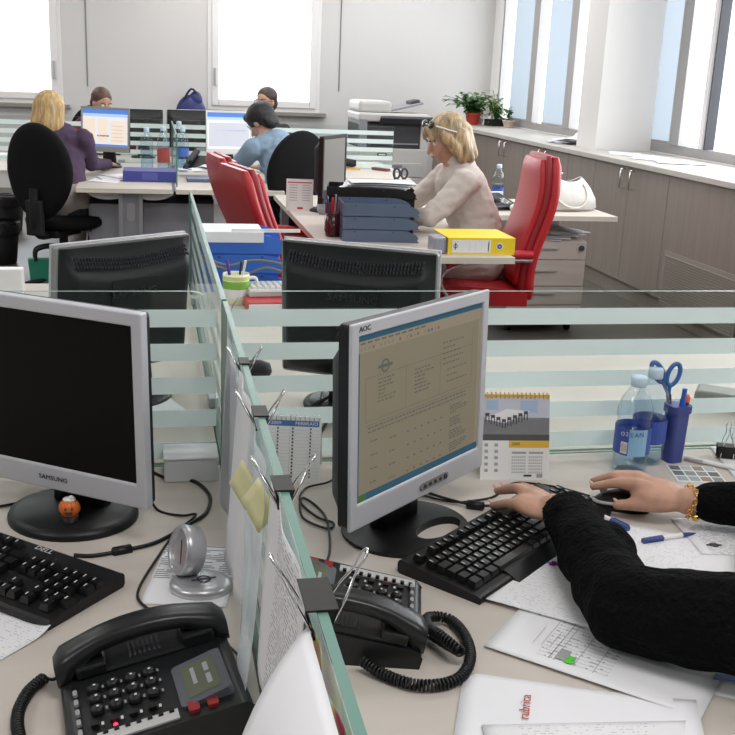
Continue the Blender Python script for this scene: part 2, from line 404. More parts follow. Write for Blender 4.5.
cupboard(5.2, 6.2, 'taupe cupboard front with a louvred vent grille low down', vent=True, handles=False, doors=1)
cupboard(4.2, 5.2, 'taupe cupboard front at the right edge of the photo', vent=True, handles=False, doors=1)
cupboard(11.2, 12.04, 'taupe cupboard at the far corner behind the blonde head', handles=False, doors=1)
b = MB(); b.b2(3.22, XR - .002, 4.2, 12.045, .925, .962, STONEW); o = b.obj('cupboard_counter', bevel=.004)
tag(o, 'long pale counter running over the cupboards below the side windows', 'counter')
b = MB(); b.b2(-4, 3.2, 12.035, 12.05, 0, .09, STONE); struct(b, 'baseboard_back')

for x, y in LAMPS:
    t = thing('ceiling_light', 'fluorescent ceiling light above the frame', 'ceiling light', (x, y, 3.0), 0, 'ceiling lights')
    b = MB(); b.b2(-.62, .62, -.31, .31, -.05, 0, WHITE); b.obj('housing', t)
# ================================================================ desks of the near pod
DZ = 0.72
def desk(name, label, pts, legs, group=None, loc=(0, 0), panel=None):
    t = thing(name, label, 'desk', (loc[0], loc[1], 0), 0, group)
    P = [(p[0] - loc[0], p[1] - loc[1]) for p in pts]
    b = MB(); b.prism(P, DZ - .028, DZ, DESKTOP, DESKEDGE); b.obj('desktop', t, bevel=.002)
    for lx, ly, dx, dy in legs:
        b = MB(); b.box((lx - loc[0], ly - loc[1], (DZ - .028) / 2 + .01), (dx, dy, DZ - .05), METALGREY)
        b.box((lx - loc[0], ly - loc[1], .012), (dx * 1.6 + .02, dy * 1.2 + .02, .024), METALGREY); b.obj('leg', t, bevel=.006)
    if panel:
        b = MB(); b.b2(panel[0] - loc[0], panel[1] - loc[0], panel[2] - loc[1], panel[3] - loc[1], panel[4], panel[5], GREYPANEL); b.obj('modesty_panel', t)
    return t
def wave(sx, y0, sy):
    """plan of an office desk whose front sweeps from a deep wing to a narrow arm"""
    a = [(.145, 0), (1.9, 0), (1.9, .8)]
    for k in range(9):
        t = R(90 * k / 8); a.append((1.16 - .33 * math.sin(t), 1.13 - .33 * math.cos(t)))
    a += [(.83, 1.76), (.145, 1.76)]
    return [(sx * x if sx > 0 else -(x - .268), y0 + sy * y) for x, y in a]
desk('desk', 'beige desk the two typing hands rest on, right of the glass divider', wave(1, 1.93, -1), [(1.8, 1.5, .06, .5), (.22, .3, .06, .06), (.75, .3, .06, .06), (.3, 1.85, .06, .06)], loc=(.6, 1.4))
desk('desk', 'beige desk carrying the silver clock and black phone, left of the glass divider', wave(-1, 1.93, -1), [(-1.5, 1.5, .06, .5), (.05, .3, .06, .06), (-.48, .3, .06, .06), (-.1, 1.85, .06, .06)], loc=(-.4, 1.4))
desk('desk', 'beige desk behind the glass screen under the black monitor with grey cables and mug', wave(1, 1.955, 1), [(1.8, 2.4, .06, .5), (.22, 3.6, .06, .06), (.75, 3.6, .06, .06), (.3, 2.05, .06, .06)], loc=(.6, 2.4))
desk('desk', 'beige desk behind the glass screen under the leftmost dark monitor back', wave(-1, 1.955, 1), [(-1.5, 2.4, .06, .5), (.05, 3.6, .06, .06), (-.48, 3.6, .06, .06), (-.1, 2.05, .06, .06)], loc=(-.4, 2.4))

# ================================================================ glass screens
def glass_screen(label, p0, p1, h0, h1, r0=0, r1=0, thick=.009, bands=True, nbands=5, group=None):
    """a pane standing on the desks from p0 to p1 with frosted bands; r0 / r1 round its upper corners"""
    L = math.hypot(p1[0] - p0[0], p1[1] - p0[1]); a = math.atan2(p1[1] - p0[1], p1[0] - p0[0])
    t = thing('glass_screen', label, 'screen', (p0[0], p0[1], h0), a, group)
    H = h1 - h0; pts = [(0, 0), (L, 0)]
    if r1: pts += [(L - r1 + r1 * math.cos(R(k * 15)), H - r1 + r1 * math.sin(R(k * 15))) for k in range(7)]
    else: pts.append((L, H))
    if r0: pts += [(r0 - r0 * math.sin(R(k * 15)), H - r0 + r0 * math.cos(R(k * 15))) for k in range(7)]
    else: pts.append((0, H))
    b = MB(); b.T = Matrix.Rotation(R(90), 4, 'X'); b.prism(pts, -thick / 2, thick / 2, GLASS, GLASSEDGE); b.obj('pane', t)
    if bands:
        for k in range(nbands):
            z = H - .0345 - k * .0665
            b = MB(); b.b2(.002, L - .002, -thick / 2 - .0006, -thick / 2 - .0001, z - .034, z, FROST); b.obj('frosted_band', t)
    for x in (L * .2, L * .8):
        b = MB(); b.box((x, 0, .012), (.05, thick + .014, .024), ALU); b.obj('clamp', t, bevel=.002)
    return t
glass_screen('low frosted-band glass screen behind the lit monitor and water bottles', (.142, 1.94), (1.9, 1.94), DZ, 1.069, r0=.05)
glass_screen('low frosted-band glass screen behind the switched-off silver monitor', (-1.63, 1.94), (.118, 1.94), DZ, 1.069, r1=.05)
glass_screen('clear green-edged glass divider with bulldog clips between the two front desks', (.131, .25), (.131, 1.93), DZ, 1.054, r1=.012)
glass_screen('glass divider running back from the crossing between the two dark monitor backs', (.131, 1.955), (.131, 3.75), DZ, 1.05, r1=.012)

# ================================================================ monitors
def monitor(label, loc, yaw, tilt=0, wid=.392, hgt=.332, face=SILVER, on=None, base_r=(.13, .11), name='computer_monitor', back_text=None, brand=None, lift=None, group=None, rimz=.007, bez=.017, hole=False, base_dx=0.0, base_dy=.06, edge=None):
    """loc: middle of the lower front edge; the screen looks along -y of the local frame"""
    z0 = loc[2] - DZ if lift is None else lift
    t = thing(name, label, 'monitor', (loc[0], loc[1], loc[2] - z0), yaw, group)
    T = Tm((0, 0, z0), (-tilt, 0, 0)); Q = T @ Matrix.Rotation(R(90), 4, 'X')
    bt = .042   # lower bezel
    b = MB(); b.T = Q
    w, h = wid / 2, hgt
    out = rrect(wid, hgt, .008, 3, 0, hgt / 2); inn = [(-w + bez, bt), (w - bez, bt), (w - bez, h - bez - .003), (-w + bez, h - bez - .003)]
    # bezel ring: four bars, chamfered by a modifier
    O = [(-w, 0), (w, 0), (w, h), (-w, h)]
    vs = [(x, y, z) for z in (0, -rimz) for ring in (O, inn) for x, y in ring]
    fs = []
    for k in range(4):
        j = (k + 1) % 4; fs += [(k, j, 4 + j, 4 + k), (8 + j, 8 + k, 12 + k, 12 + j), (j, k, 8 + k, 8 + j), (4 + k, 4 + j, 12 + j, 12 + k)]
    b.add(vs, fs, face); b.obj('bezel', t, bevel=.0028)
    b = MB(); b.T = Q
    sx, sy0, sy1 = w - bez, bt, h - bez - .003
    if on: on(b, -sx, sx, sy0, sy1)
    else: b.b2(-sx, sx, sy0, sy1, -.006, -.004, K('dark_screen', (0.006, 0.005, 0.0045), 0.5, spec=.12))
    b.obj('screen', t)
    # back shell
    b = MB(); b.T = Q
    b.prism(rrect(wid - .004, hgt - .004, .008, 3, 0, hgt / 2), -.027, -rimz + .0005, edge or BLACK)
    b.obj('rim', t, bevel=.003)
    b = MB(); b.T = Q
    def shell(u, v):
        x = (u - .5) * (wid - .012); y = .006 + v * (hgt - .012)
        e = min(1, min(u, 1 - u) / .06) ; f = min(1, v / .12); g = min(1, (1 - v) / (.16 + .10 * math.sin(math.pi * u)))
        d = .027 + .034 * min(e, 1) * f ** .5 * (0.15 + .85 * g ** 2 if g < 1 else 1)
        return (x, y, -d)
    b.grid(lambda u, v: shell(1 - u, v), 32, 26, BACKSHELL, smooth=True)
    s = b.obj('back_shell', t)
    if back_text:
        b = MB(); b.T = Q @ Matrix.Translation((0, hgt * .60, -.0612)) @ Matrix.Rotation(R(180), 4, 'Y')
        b.T = b.T; b.prism(rrect(.12, .15, .004, 2, 0, -.03), -.0005, .0018, BACKSHELL); b.obj('mounting_panel', s)
        b = MB(); b.T = Q @ Matrix.Translation((0, hgt * .64, -.0630)) @ Matrix.Rotation(R(180), 4, 'Y')
        b.text(back_text, .023, K('moulded_lettering', (.035, .037, .04), .3), .0022, sx=1.15); b.obj('lettering', s)
        b = MB(); b.T = Q @ Matrix.Translation((0, hgt * .42, -.0630)) @ Matrix.Rotation(R(180), 4, 'Y')
        for dx in (-.036, .036): b.prism(circ(.0035, 10, dx, 0), 0, .001, INK)
        b.prism(circ(.002, 8, -.028, 0), 0, .0012, CHROME); b.obj('screw', s)
        b = MB(); b.T = Q
        for i in range(40):
            for j in range(3):
                x = -wid * .42 + i * wid * .84 / 39; d = (j + .5) * .008
                b.box((x, hgt - .02 - d - .014 * math.sin(math.pi * (i + .5) / 40), -.0405 - .005 * j), (.0022, .006, .012), INK)
        b.obj('vent_slots', s)
    if brand:
        b = MB(); b.T = Q @ Matrix.Translation(brand[2]); b.text(brand[0], brand[1], brand[3], .0003, sx=1.1); b.obj('brand_lettering', t)
    # stand
    b = MB()
    b.T = Tm((base_dx, base_dy, 0))
    if hole:
        n = 40; o = circ(1, n); zt = .014
        for k in range(n):
            a, c = o[k], o[(k + 1) % n]
            f = lambda p, s=1: (p[0] * base_r[0] * s, p[1] * base_r[1] * s)
            g = lambda p: (.02 + p[0] * .055, -.055 + p[1] * .028)
            A, C, D, E2 = f(a), f(c), g(c), g(a)
            b.quad((A[0], A[1], .006), (C[0], C[1], .006), (D[0], D[1], zt), (E2[0], E2[1], zt), BLACK)
            b.quad((A[0], A[1], 0), (C[0], C[1], 0), (C[0], C[1], .006), (A[0], A[1], .006), BLACK)
            b.quad((D[0], D[1], 0), (E2[0], E2[1], 0), (E2[0], E2[1], zt), (D[0], D[1], zt), BLACK)
            b.quad((A[0], A[1], 0), (E2[0], E2[1], 0), (D[0], D[1], 0), (C[0], C[1], 0), BLACK)
    else:
        b.lathe([(1, 0), (1, .006), (.97, .012), (.85, .017), (0, .021)], BLACK, 44)
        k = len(b.v)
        for i in range(k): 
            p = b.T.inverted() @ b.v[i]; b.v[i] = b.T @ Vector((p.x * base_r[0], p.y * base_r[1], p.z))
    b.obj('base', t)
    b = MB(); b.T = Tm((base_dx * .5, base_dy + .005, 0))
    b.grid(lambda u, v: ((u - .5) * (.10 - .03 * v), .02 + .0 * v, .008 + v * (z0 + hgt * .35)), 4, 6, BLACK); b.obj('neck', t, solid=.03)
    return t

DOCBG = K('screen_document', (.175, .155, .112), 1, spec=0, emit=.40)
DOCLINE = K('screen_text', (.10, .10, .09), 1, spec=0, emit=.35)
TBAR = K('screen_blue_bar', (.03, .075, .11), 1, spec=0, emit=.45)
TOOL = K('screen_toolbar', (.21, .18, .135), 1, spec=0, emit=.40)
ICON = K('screen_icon', (.22, .09, .05), 1, spec=0, emit=.4)
GREEN_S = K('screen_green', (.05, .11, .04), 1, spec=0, emit=.4)
def doc_screen(b, x0, x1, y0, y1):
    z = -.004
    b.b2(x0, x1, y0, y1, -.006, z, DOCBG)
    W, H = x1 - x0, y1 - y0
    q = lambda u0, v0, u1, v1, mt, dz=.0003: b.quad((x0 + u0 * W, y1 - v1 * H, z + dz), (x0 + u1 * W, y1 - v1 * H, z + dz), (x0 + u1 * W, y1 - v0 * H, z + dz), (x0 + u0 * W, y1 - v0 * H, z + dz), mt)
    q(0, 0, 1, .035, TBAR); q(0, .035, 1, .105, TOOL); q(0, .955, 1, 1, TBAR); q(0, .955, .07, 1, GREEN_S, .0005)
    q(0, .105, .018, .955, TBAR); q(.975, .105, 1, .955, TOOL)
    r = random.Random(3)
    for k in range(10): q(.02 + k * .05, .045, .02 + k * .05 + .035, .055, DOCLINE, .0005)
    for k in range(22):
        if r.random() < .75: q(.02 + k * .028, .073, .02 + k * .028 + .014, .092, r.choice([ICON, DOCLINE, DOCBG]), .0005)
    old = b.T; b.T = old @ Matrix.Translation((x0 + .20 * W, y1 - .215 * H, z)); emblem(b, .011, DOCLINE, .0006); b.T = old
    # three boxes, then rows of figures
    for u0, u1 in ((.06, .36), (.36, .64), (.64, .92)):
        if u0 > .1: q(u0, .25, u0 + .002, .52, DOCLINE, .0005)
    for v in (.26, .52, .545): q(.06, v, .92, v + .0022, DOCLINE, .0005)
    q(.06, .26, .062, .52, DOCLINE, .0005); q(.92, .15, .922, .52, DOCLINE, .0005)
    def word(u, v, w): 
        c = u
        while c < u + w:
            d = r.uniform(.01, .03); q(c, v, min(c + d, u + w), v + .008, DOCLINE, .0005); c += d + .008
    for i in range(7): word(.15, .285 + i * .022, r.uniform(.05, .13)); word(.43, .30 + i * .024, r.uniform(.06, .17))
    for i in range(5): word(.66, .19 + i * .034, r.uniform(.1, .22))
    for i in range(3): word(.70, .37 + i * .04, r.uniform(.08, .2))
    for v in (.56, .585): word(.08, v, .8)
    for j in range(4):
        v = .645 + j * .085
        word(.10, v, .05); word(.24, v + .025, .05)
        for k in range(6): q(.38 + k * .055, v + .03, .395 + k * .055, v + .04, DOCLINE, .0005)
        for k in range(4): word(.74, v - .02 + k * .016, r.uniform(.06, .17))

aoc = monitor('lit silver monitor showing a beige document on the typing desk', (.441, 1.577, .788), R(41.1), R(2), on=doc_screen,
              brand=('AOC', .012, (-.165, .322, .0006), K('brand_ink', (.03, .03, .04), .4)), base_r=(.118, .108), hole=True, base_dy=.03, bez=.018)
b = MB(); b.T = Tm((0, 0, .068), (R(-2), 0, 0)) @ Matrix.Rotation(R(90), 4, 'X')
b.prism(rrect(.085, .013, .006, 4, .035, .02), 0, .0025, SILVERD)
for k in range(5): b.prism(circ(.0032 if k < 4 else .0045, 12, .005 + k * .0155, .02), .0025, .0045, INK)
b.obj('button_strip', aoc)
sam = monitor('switched-off silver monitor with a black screen on the left desk', (-.172, 1.671, .789), R(-33.7), R(-1.5), wid=.375, hgt=.325, face=SILVER,
              brand=('SAMSUNG', .0115, (.005, .021, .0006), K('brand_ink', (.03, .03, .04), .4)), base_r=(.112, .105), base_dy=.055, bez=.019, rimz=.018)
monitor('dark monitor seen from behind, leftmost, behind the glass screen', (-.092, 2.42, .785), R(36.5 + 180), R(6), wid=.362, hgt=.315, back_text='SAMSUNG', base_r=(.11, .10), base_dy=.04, edge=SILVERD)
monitor('dark monitor seen from behind, right of the far glass divider, facing the blue trays', (.475, 2.311, .785), R(-28.8 + 180), R(4), wid=.375, hgt=.322, back_text='SAMSUNG', base_r=(.12, .10), base_dy=.04, edge=SILVERD)

# ================================================================ keyboards
def keycap(mark=True):
    b = MB(); a, c = .0088, .0062
    vs = [(-a, -a, 0), (a, -a, 0), (a, a, 0), (-a, a, 0), (-c, -c + .001, .009), (c, -c + .001, .009), (c, c + .002, .0095), (-c, c + .002, .0095)]
    b.add(vs, [(4, 5, 6, 7), (0, 1, 5, 4), (1, 2, 6, 5), (2, 3, 7, 6), (3, 0, 4, 7)], KEYCAP)
    if mark: b.quad((-c * .80, -c * .1, .0096), (-c * .45, -c * .1, .0096), (-c * .45, c * .95, .0098), (-c * .80, c * .95, .0098), KEYEDGE)  # pale stroke paints the glint on the key's edge along with its legend
    return b
def wide(n):
    b = keycap(False)
    for v in b.v: v.x += math.copysign((n - 1) * .0095, v.x)
    return b
KEYMESH = {}
def keyboard(label, loc, yaw, rest=False, brand=None, cordless=False):
    t = thing('computer_keyboard', label, 'keyboard', loc, yaw)
    W, D = .442, .155
    b = MB(); b.T = Matrix.Rotation(R(90), 4, 'Z') @ Matrix.Rotation(R(90), 4, 'X')
    # side profile (y, z) extruded along x
    prof = [(-D / 2, .0), (-D / 2 - .002, .010), (-D / 2 + .006, .013), (D / 2 - .028, .022), (D / 2 - .004, .024), (D / 2, .018), (D / 2, .004), (D / 2 - .004, 0)]
    b.prism(prof, -W / 2, W / 2, BLACK); b.obj('case', t, bevel=.003)
    sl = .009 / .121; tl = math.atan(sl)
    if rest:
        b = MB(); b.T = Matrix.Rotation(R(90), 4, 'Z') @ Matrix.Rotation(R(90), 4, 'X')
        b.prism([(-D / 2 - .012, 0), (-D / 2 - .014, .007), (-D / 2 + .012, .017), (-D / 2 + .028, .019), (-D / 2 + .028, .0)], -W * .29, W * .18, BLACK); b.obj('palm_strip', t, bevel=.002)
    def key(x, y, n=1):
        if n not in KEYMESH:
            kb = keycap(True) if n == 1 else wide(n); o = kb.obj('key', None); KEYMESH[n] = o.data; bpy.data.objects.remove(o)
        o = bpy.data.objects.new('key', KEYMESH[n]); COL.objects.link(o); o.parent = t
        o.location = (x, y, .0145 + (y + D / 2 - .006) * sl); o.rotation_euler = (tl, 0, 0)
    u = .019; y0 = -D / 2 + .026; x0 = -W / 2 + .022
    rows = [
        [1.25, 1.25, 1.25, 5.5, 1.25, 1.25, 1.25, 1.25],
        [1.25] + [1] * 11 + [2.5],
        [1.75] + [1] * 11 + [1.75],
        [1.5] + [1] * 12 + [1.25],
        [1] * 13 + [1.75],
    ]
    for j, r in enumerate(rows):
        x = x0 - u / 2
        for n in r:
            key(x + n * u / 2, y0 + j * u, n); x += n * u
    for g in ([0], [2, 3, 4, 5], [6.5, 7.5, 8.5, 9.5], [11, 12, 13, 14][:2]):
        for k in g: key(x0 + k * u, y0 + 5 * u + .006)
    xa = x0 + 15.3 * u
    for k in (0, 1, 2): key(xa + k * u, y0)
    key(xa + u, y0 + u)
    for j in (3, 4):
        for k in (0, 1, 2): key(xa + k * u, y0 + j * u)
    xb = xa + 3.4 * u
    for j in range(5):
        for k in range(4):
            if j == 0 and k == 1: continue
            if k == 3 and j in (0, 2): continue
            key(xb + k * u, y0 + j * u)
    if brand:
        b = MB(); b.T = Tm((W * .16, D / 2 - .014, .0248), (tl, 0, 0)); b.text(brand, .014, KEYEDGE, .0002, sx=1.15); b.obj('brand_lettering', t)
    return t
keyboard('black keyboard under the typing left hand', (.589, 1.527, DZ), R(40.4), rest=True)
keyboard('black keyboard in front of the switched-off monitor on the left desk', (-.268, 1.532, DZ), R(-40.3), brand='DELL')

# ================================================================ desk telephones
def coil(path, rad, pitch, wire, mt, b):
    P = smooth_path(path, 24); L = 0; pts = []; seglen = []
    t_prev = None; n = None; acc = 0
    for i in range(len(P) - 1):
        d = P[i + 1] - P[i]; l = d.length; tt = d.normalized()
        if n is None: n = tt.orthogonal().normalized()
        n = (n - tt * n.dot(tt)).normalized(); bi = tt.cross(n)
        st = max(2, int(l / pitch * 10))
        for k in range(st):
            s = k / st; ph = (acc + l * s) / pitch * 2 * math.pi
            pts.append(P[i] + d * s + (n * math.cos(ph) + bi * math.sin(ph)) * rad)
        acc += l
    b.tube(pts, wire, mt, 6)
KEYDIM = K('dim_legend', (.30, .30, .31), .5)
def phone(label, loc, yaw, cord, mirror=1):
    t = thing('desk_telephone', label, 'telephone', loc, yaw)
    W, D = .20, .205; sl = (.062 - .026) / D; tl = math.atan(sl)
    b = MB(); b.T = Matrix.Rotation(R(90), 4, 'Z') @ Matrix.Rotation(R(90), 4, 'X')
    b.prism([(-D / 2, 0), (-D / 2 - .004, .016), (-D / 2 + .004, .026), (-D / 2 + .03, .031), (D / 2 - .01, .062), (D / 2, .056), (D / 2, 0)], -W / 2, W / 2, PHONE)
    b.obj('body', t, bevel=.006, seg=3)
    S = Tm((0, -D / 2, .0265), (tl, 0, 0))       # surface frame: x right, y up the slope
    b = MB(); b.T = S
    b.b2(-.098, -.042, .02, .17, .0, .006, PHONE); b.b2(-.098, -.042, .018, .055, 0, .016, PHONE); b.b2(-.098, -.042, .15, .19, 0, .018, PHONE); b.obj('cradle', t, bevel=.005)
    b = MB(); b.T = S
    for k in range(7): b.box((-.07, .085 + k * .006, .0065), (.034, .003, .002), INK)
    b.obj('speaker_grille', t)
    # display
    b = MB(); b.T = S @ Tm((.035, .158, .004), (R(10), 0, 0)); b.prism(rrect(.085, .062, .006, 3), -.012, .004, K('display_frame', (.10, .11, .13), .3)); b.rects([(-.032, -.02, .032, .02, K('lcd_green', (.115, .13, .085), .2))], .0045)
    b.rects([(-.024, .006, -.006, .012, GREYINK), (.0, .006, .02, .012, GREYINK), (-.024, -.010, .01, -.005, GREYINK)], .0048)
    b.obj('display', t)
    # keypad
    for i in range(4):
        for j in range(3):
            b = MB(); b.T = S @ Tm((-.012 + j * .022, .035 + i * .022, .002)); b.lathe([(.0085, 0), (.008, .005), (.006, .0065), (0, .007)], BLACK, 14); b.rects([(-.0016, .0, .0016, .003, KEYEDGE)], .0073); b.rects([(-.005, .0095, .001, .012, KEYDIM)], .0003); b.obj('dial_key', t)
    for i in range(5):
        b = MB(); b.T = S @ Tm((-.012 + i * .020, .013, .002)); b.prism(rrect(.011, .005, .002, 2), 0, .004, KEYDIM); b.obj('function_key', t)
    for i in range(4):
        b = MB(); b.T = S @ Tm((.058, .030 + i * .022, .002)); b.prism(rrect(.009, .010, .002, 2), 0, .004, BLACK); b.rects([(-.003, .007, .003, .010, KEYEDGE)], .0003); b.obj('function_key', t)
    # memory-dial strip with paper insert
    b = MB(); b.T = S
    b.b2(.074, .092, .008, .122, 0, .0025, K('strip_card', (.50, .50, .49), .5))
    for k in range(9): b.box((.0765, .015 + k * .0125, .003), (.0055, .0055, .004), BLACK)
    b.obj('memory_strip', t)
    for k in range(2):
        b = MB(); b.T = S @ Tm((.0815 , .140 + k * .022, .0)); b.prism(rrect(.018, .013, .003, 2), 0, .005, K('dark_red_key', (.30, .02, .02), .35)); b.obj('red_key', t)
    b = MB(); b.T = S @ Tm((.066, .052, .0)); b.lathe([(.0028, 0), (.0026, .002), (0, .003)], K('red_lamp', (.9, .03, .08), .3, emit=1.5), 10); b.obj('message_lamp', t)
    # handset: an arched bar with two drooping ends
    b = MB(); n = 22
    hz0 = .03
    def hs(i):
        s = i / n; y = -.108 + .216 * s
        arch = .030 * (1 - (2 * s - 1) ** 2)
        e = abs(2 * s - 1)
        w = .021 + .006 * max(0, (e - .55) / .45); h = .011 + .012 * max(0, (e - .5) / .5) ** 1.2
        return y, arch, w, h
    vs = []; fs = []; sg = 14
    for i in range(n + 1):
        y, ar, w_, h_ = hs(i); sc_ = 1 if 0 < i < n else .72
        for k in range(sg):
            a = 2 * math.pi * k / sg; ca, sa = math.cos(a), math.sin(a)
            ex = math.copysign(abs(ca) ** .6, ca) * w_ * sc_; ez = math.copysign(abs(sa) ** .6, sa) * h_ * sc_
            vs.append((ex, y, .030 + ar * .75 + ez - .012 * max(0, (abs(2 * i / n - 1) - .5) / .5)))
    for i in range(n):
        for k in range(sg): fs.append((i * sg + k, i * sg + (k + 1) % sg, (i + 1) * sg + (k + 1) % sg, (i + 1) * sg + k))
    b.T = Tm((-.071, .0, .030), (tl, 0, 0))
    b.add(vs, fs, PHONE, True); b.add(vs[:sg], [tuple(range(sg))[::-1]], PHONE); b.add(vs[-sg:], [tuple(range(sg))], PHONE)
    b.obj('handset', t)
    b = MB(); inv = t.matrix_basis.copy(); q = (Matrix.Translation(loc) @ Matrix.Rotation(yaw, 4, 'Z')).inverted(); b.T = q
    b.tube(smooth_path(cord[0], 6), .0022, BLACK, 6); coil(cord[1], .0062, .0052, .0021, BLACK, b); b.obj('coiled_cord', t)
    return t
phone('black desk telephone left of the divider, lower edge of the photo', (-.008, 1.122, DZ), R(-82),
      ([(-.118, 1.185, .745), (-.13, 1.19, .732), (-.142, 1.20, .729)], [(-.142, 1.20, .729), (-.158, 1.175, .728), (-.166, 1.13, .728), (-.160, 1.085, .728), (-.148, 1.05, .728), (-.13, 1.03, .73), (-.118, 1.045, .735)]))
phone('black desk telephone right of the divider with its handset towards the camera', (.262, 1.29, DZ), R(76),
      ([(.345, 1.222, .742), (.36, 1.225, .733), (.372, 1.236, .729)], [(.372, 1.236, .730), (.385, 1.20, .735), (.392, 1.17, .743), (.375, 1.195, .75), (.365, 1.235, .745), (.378, 1.275, .735), (.408, 1.275, .73), (.418, 1.23, .729), (.408, 1.17, .729), (.375, 1.125, .729), (.325, 1.12, .729), (.285, 1.15, .729), (.262, 1.175, .735)]))
# ================================================================ small things on the two front desks
PR_A = printed('printed_letter', ink=(.38, .38, .40), lines=210, words=130, thr=.47, fill=.33)
PR_T = printed('printed_table', ink=(.42, .42, .45), lines=110, words=110, thr=.55, fill=.4, table=True, x0=-.08, x1=.02, y0=-.085, y1=.06)
PR_F = printed('faint_print', ink=(.55, .55, .58), lines=190, words=130, thr=.56, fill=.28)
PR_L = printed('printed_list', lines=160, words=50, thr=.45, x0=-.06, x1=.07, y0=-.02, y1=.10)
CREAM = K('cream_paper', (.78, .76, .70), .8, spec=.2)
STICKY = K('sticky_yellow', (.74, .72, .42), .8, spec=.2)
Z = DZ + .0006
def sheet(label, c, yaw, mt=PAPER, w=.21, h=.297, z=Z, curl=0, name='paper_sheet', group=None, extra=None, wav=.0008, cat='paper', corner=None):
    t = MB(); r = random.Random(int(c[0] * 1000) + int(c[1] * 777))
    p1, p2 = r.uniform(0, 6), r.uniform(0, 6)
    def fn(u, v):
        x, y = (u - .5) * w, (v - .5) * h
        zz = wav * (1 + math.sin(u * 5 + p1) * math.cos(v * 4 + p2)) + curl * max(0, (u - .7) / .3) ** 2
        if corner: zz += corner * max(0, (u + v - 1.7) / .3) ** 2
        return (x, y, zz)
    t.grid(fn, 14, 18, mt); 
    if extra: t.T = Tm((0, 0, wav * 2)); extra(t); t.T = Matrix()
    o = t.obj(name, loc=(c[0], c[1], z), rot=(0, 0, yaw)); o.modifiers.new('s', 'SOLIDIFY').thickness = .0003
    return tag(o, label, cat, group)
YG = K('marker_green', (.10, .62, .06), .6)
def form_marks(b):
    b.T = b.T @ Tm((0, 0, 0.0006)); old = b.T.copy()
    b.T = old @ Tm((-.115, .03, 0), (0, 0, R(90))); emblem(b, .008, GREYINK); b.T = old
    b.T = old @ Tm((-.035, -.078, 0)); b.prism(circ(.008, 14, 0, 0, .8), 0, .0004, YG); b.rects([(-.005, .006, .006, .014, YG)], .0004); b.T = old
    b.rects([(-.055, -.08, -.040, -.052, GREYINK), (-.062, -.085, -.0614, .07, INK)] + [(-.095 + k * .012, -.06, -.0945 + k * .012, -.06 + .05 + .03 * (k % 2), GREYINK) for k in range(3)])
sheet('blank white sheet lying beneath the printed form under the sleeve', (.70, 1.19), R(-34), PAPER, w=.297, h=.21, z=Z)
sheet('white form with a table and a green marker blot below the black sleeve', (.620, 1.186), R(-42.5), PR_T, w=.297, h=.21, z=Z + .003, extra=form_marks)
def logo(b):
    b.T = b.T @ Tm((0, 0, .0006)); PUR = K('purple_ink', (.16, .05, .35), .7); REDI = K('red_ink', (.5, .04, .05), .7)
    o = b.T.copy(); b.T = o @ Tm((-.055, .06, 0)); emblem(b, .006, PUR); b.rects([(.0, -.004, .013, .004, REDI), (-.004, -.008, .004, .009, PUR)], .0006); b.T = o
sheet('white sheet with a purple and red logo beside the keyboard, under the sleeve', (.628, 1.345), R(-40), PR_F, w=.21, h=.21, z=Z + .006, extra=logo)
sheet('stacked pale sheet poking out below the keyboard corner', (.598, 1.435), R(-47), PR_F, w=.20, h=.12, z=Z + .002)
sheet('large white sheet between the two sweater sleeves', (.80, 1.45), R(-32), PR_F, w=.28, h=.23, z=Z + .0005)
sheet('printed sheet with a dark round mark under the bracelet wrist', (1.01, 1.50), R(-8), PR_A, w=.21, h=.15, z=Z + .0015, extra=lambda b: (setattr(b, 'T', b.T @ Tm((-.07, -.04, .0006))), emblem(b, .008, INK)))
def rub(b):
    b.T = b.T @ Tm((-.066, .042, .0012), (0, 0, R(88))); b.text('rubrica', .019, K('rubrica_red', (.50, .10, .06), .7), .0001)
sheet('white envelope sheet lettered rubrica in red at the bottom of the photo', (.494, 1.00), R(-21.5), PAPER, w=.297, h=.21, z=Z + .001, extra=rub, curl=.004)
sheet('white table sheet overlapping the rubrica sheet at the lower edge', (.50, .925), R(-6), PR_F, w=.26, h=.19, z=Z + .004)
b = MB(); b.T = Tm(); b.quad((-.012, -.01, 0), (.022, -.004, 0), (.02, .012, 0), (-.01, .006, 0), K('blue_print', (.10, .2, .55), .7)); o = b.obj('paper_slip', loc=(.735, 1.09, Z + .004), rot=(0, 0, R(-30)), solid=.0004)
tag(o, 'small blue printed corner slip near the elbow on the white sheets', 'paper')
sheet('printed page held by the big bulldog clip at the right edge', (1.262, 1.80), R(-14), PR_F, w=.21, h=.23, z=Z + .001)
sheet('white sheet with a list lying under the silver clock', (.055, 1.475), R(-12), PR_L, w=.125, h=.20, z=Z)
sheet('printed sheet cut by the left edge of the photo below the keyboard', (-.245, 1.335), R(-42), PR_F, w=.16, h=.12, z=Z, corner=.01)

# white plastic box by the crossing of the glass screens
b = MB(); b.box((0, 0, .0225), (.10, .075, .045), K('milky_plastic', (.68, .69, .71), .4)); b.box((0, 0, .047), (.104, .079, .006), K('milky_plastic', (.68, .69, .71), .4))
tag(b.obj('plastic_box', loc=(.064, 1.885, DZ), bevel=.006), 'small milky white box against the glass beside the divider', 'box')

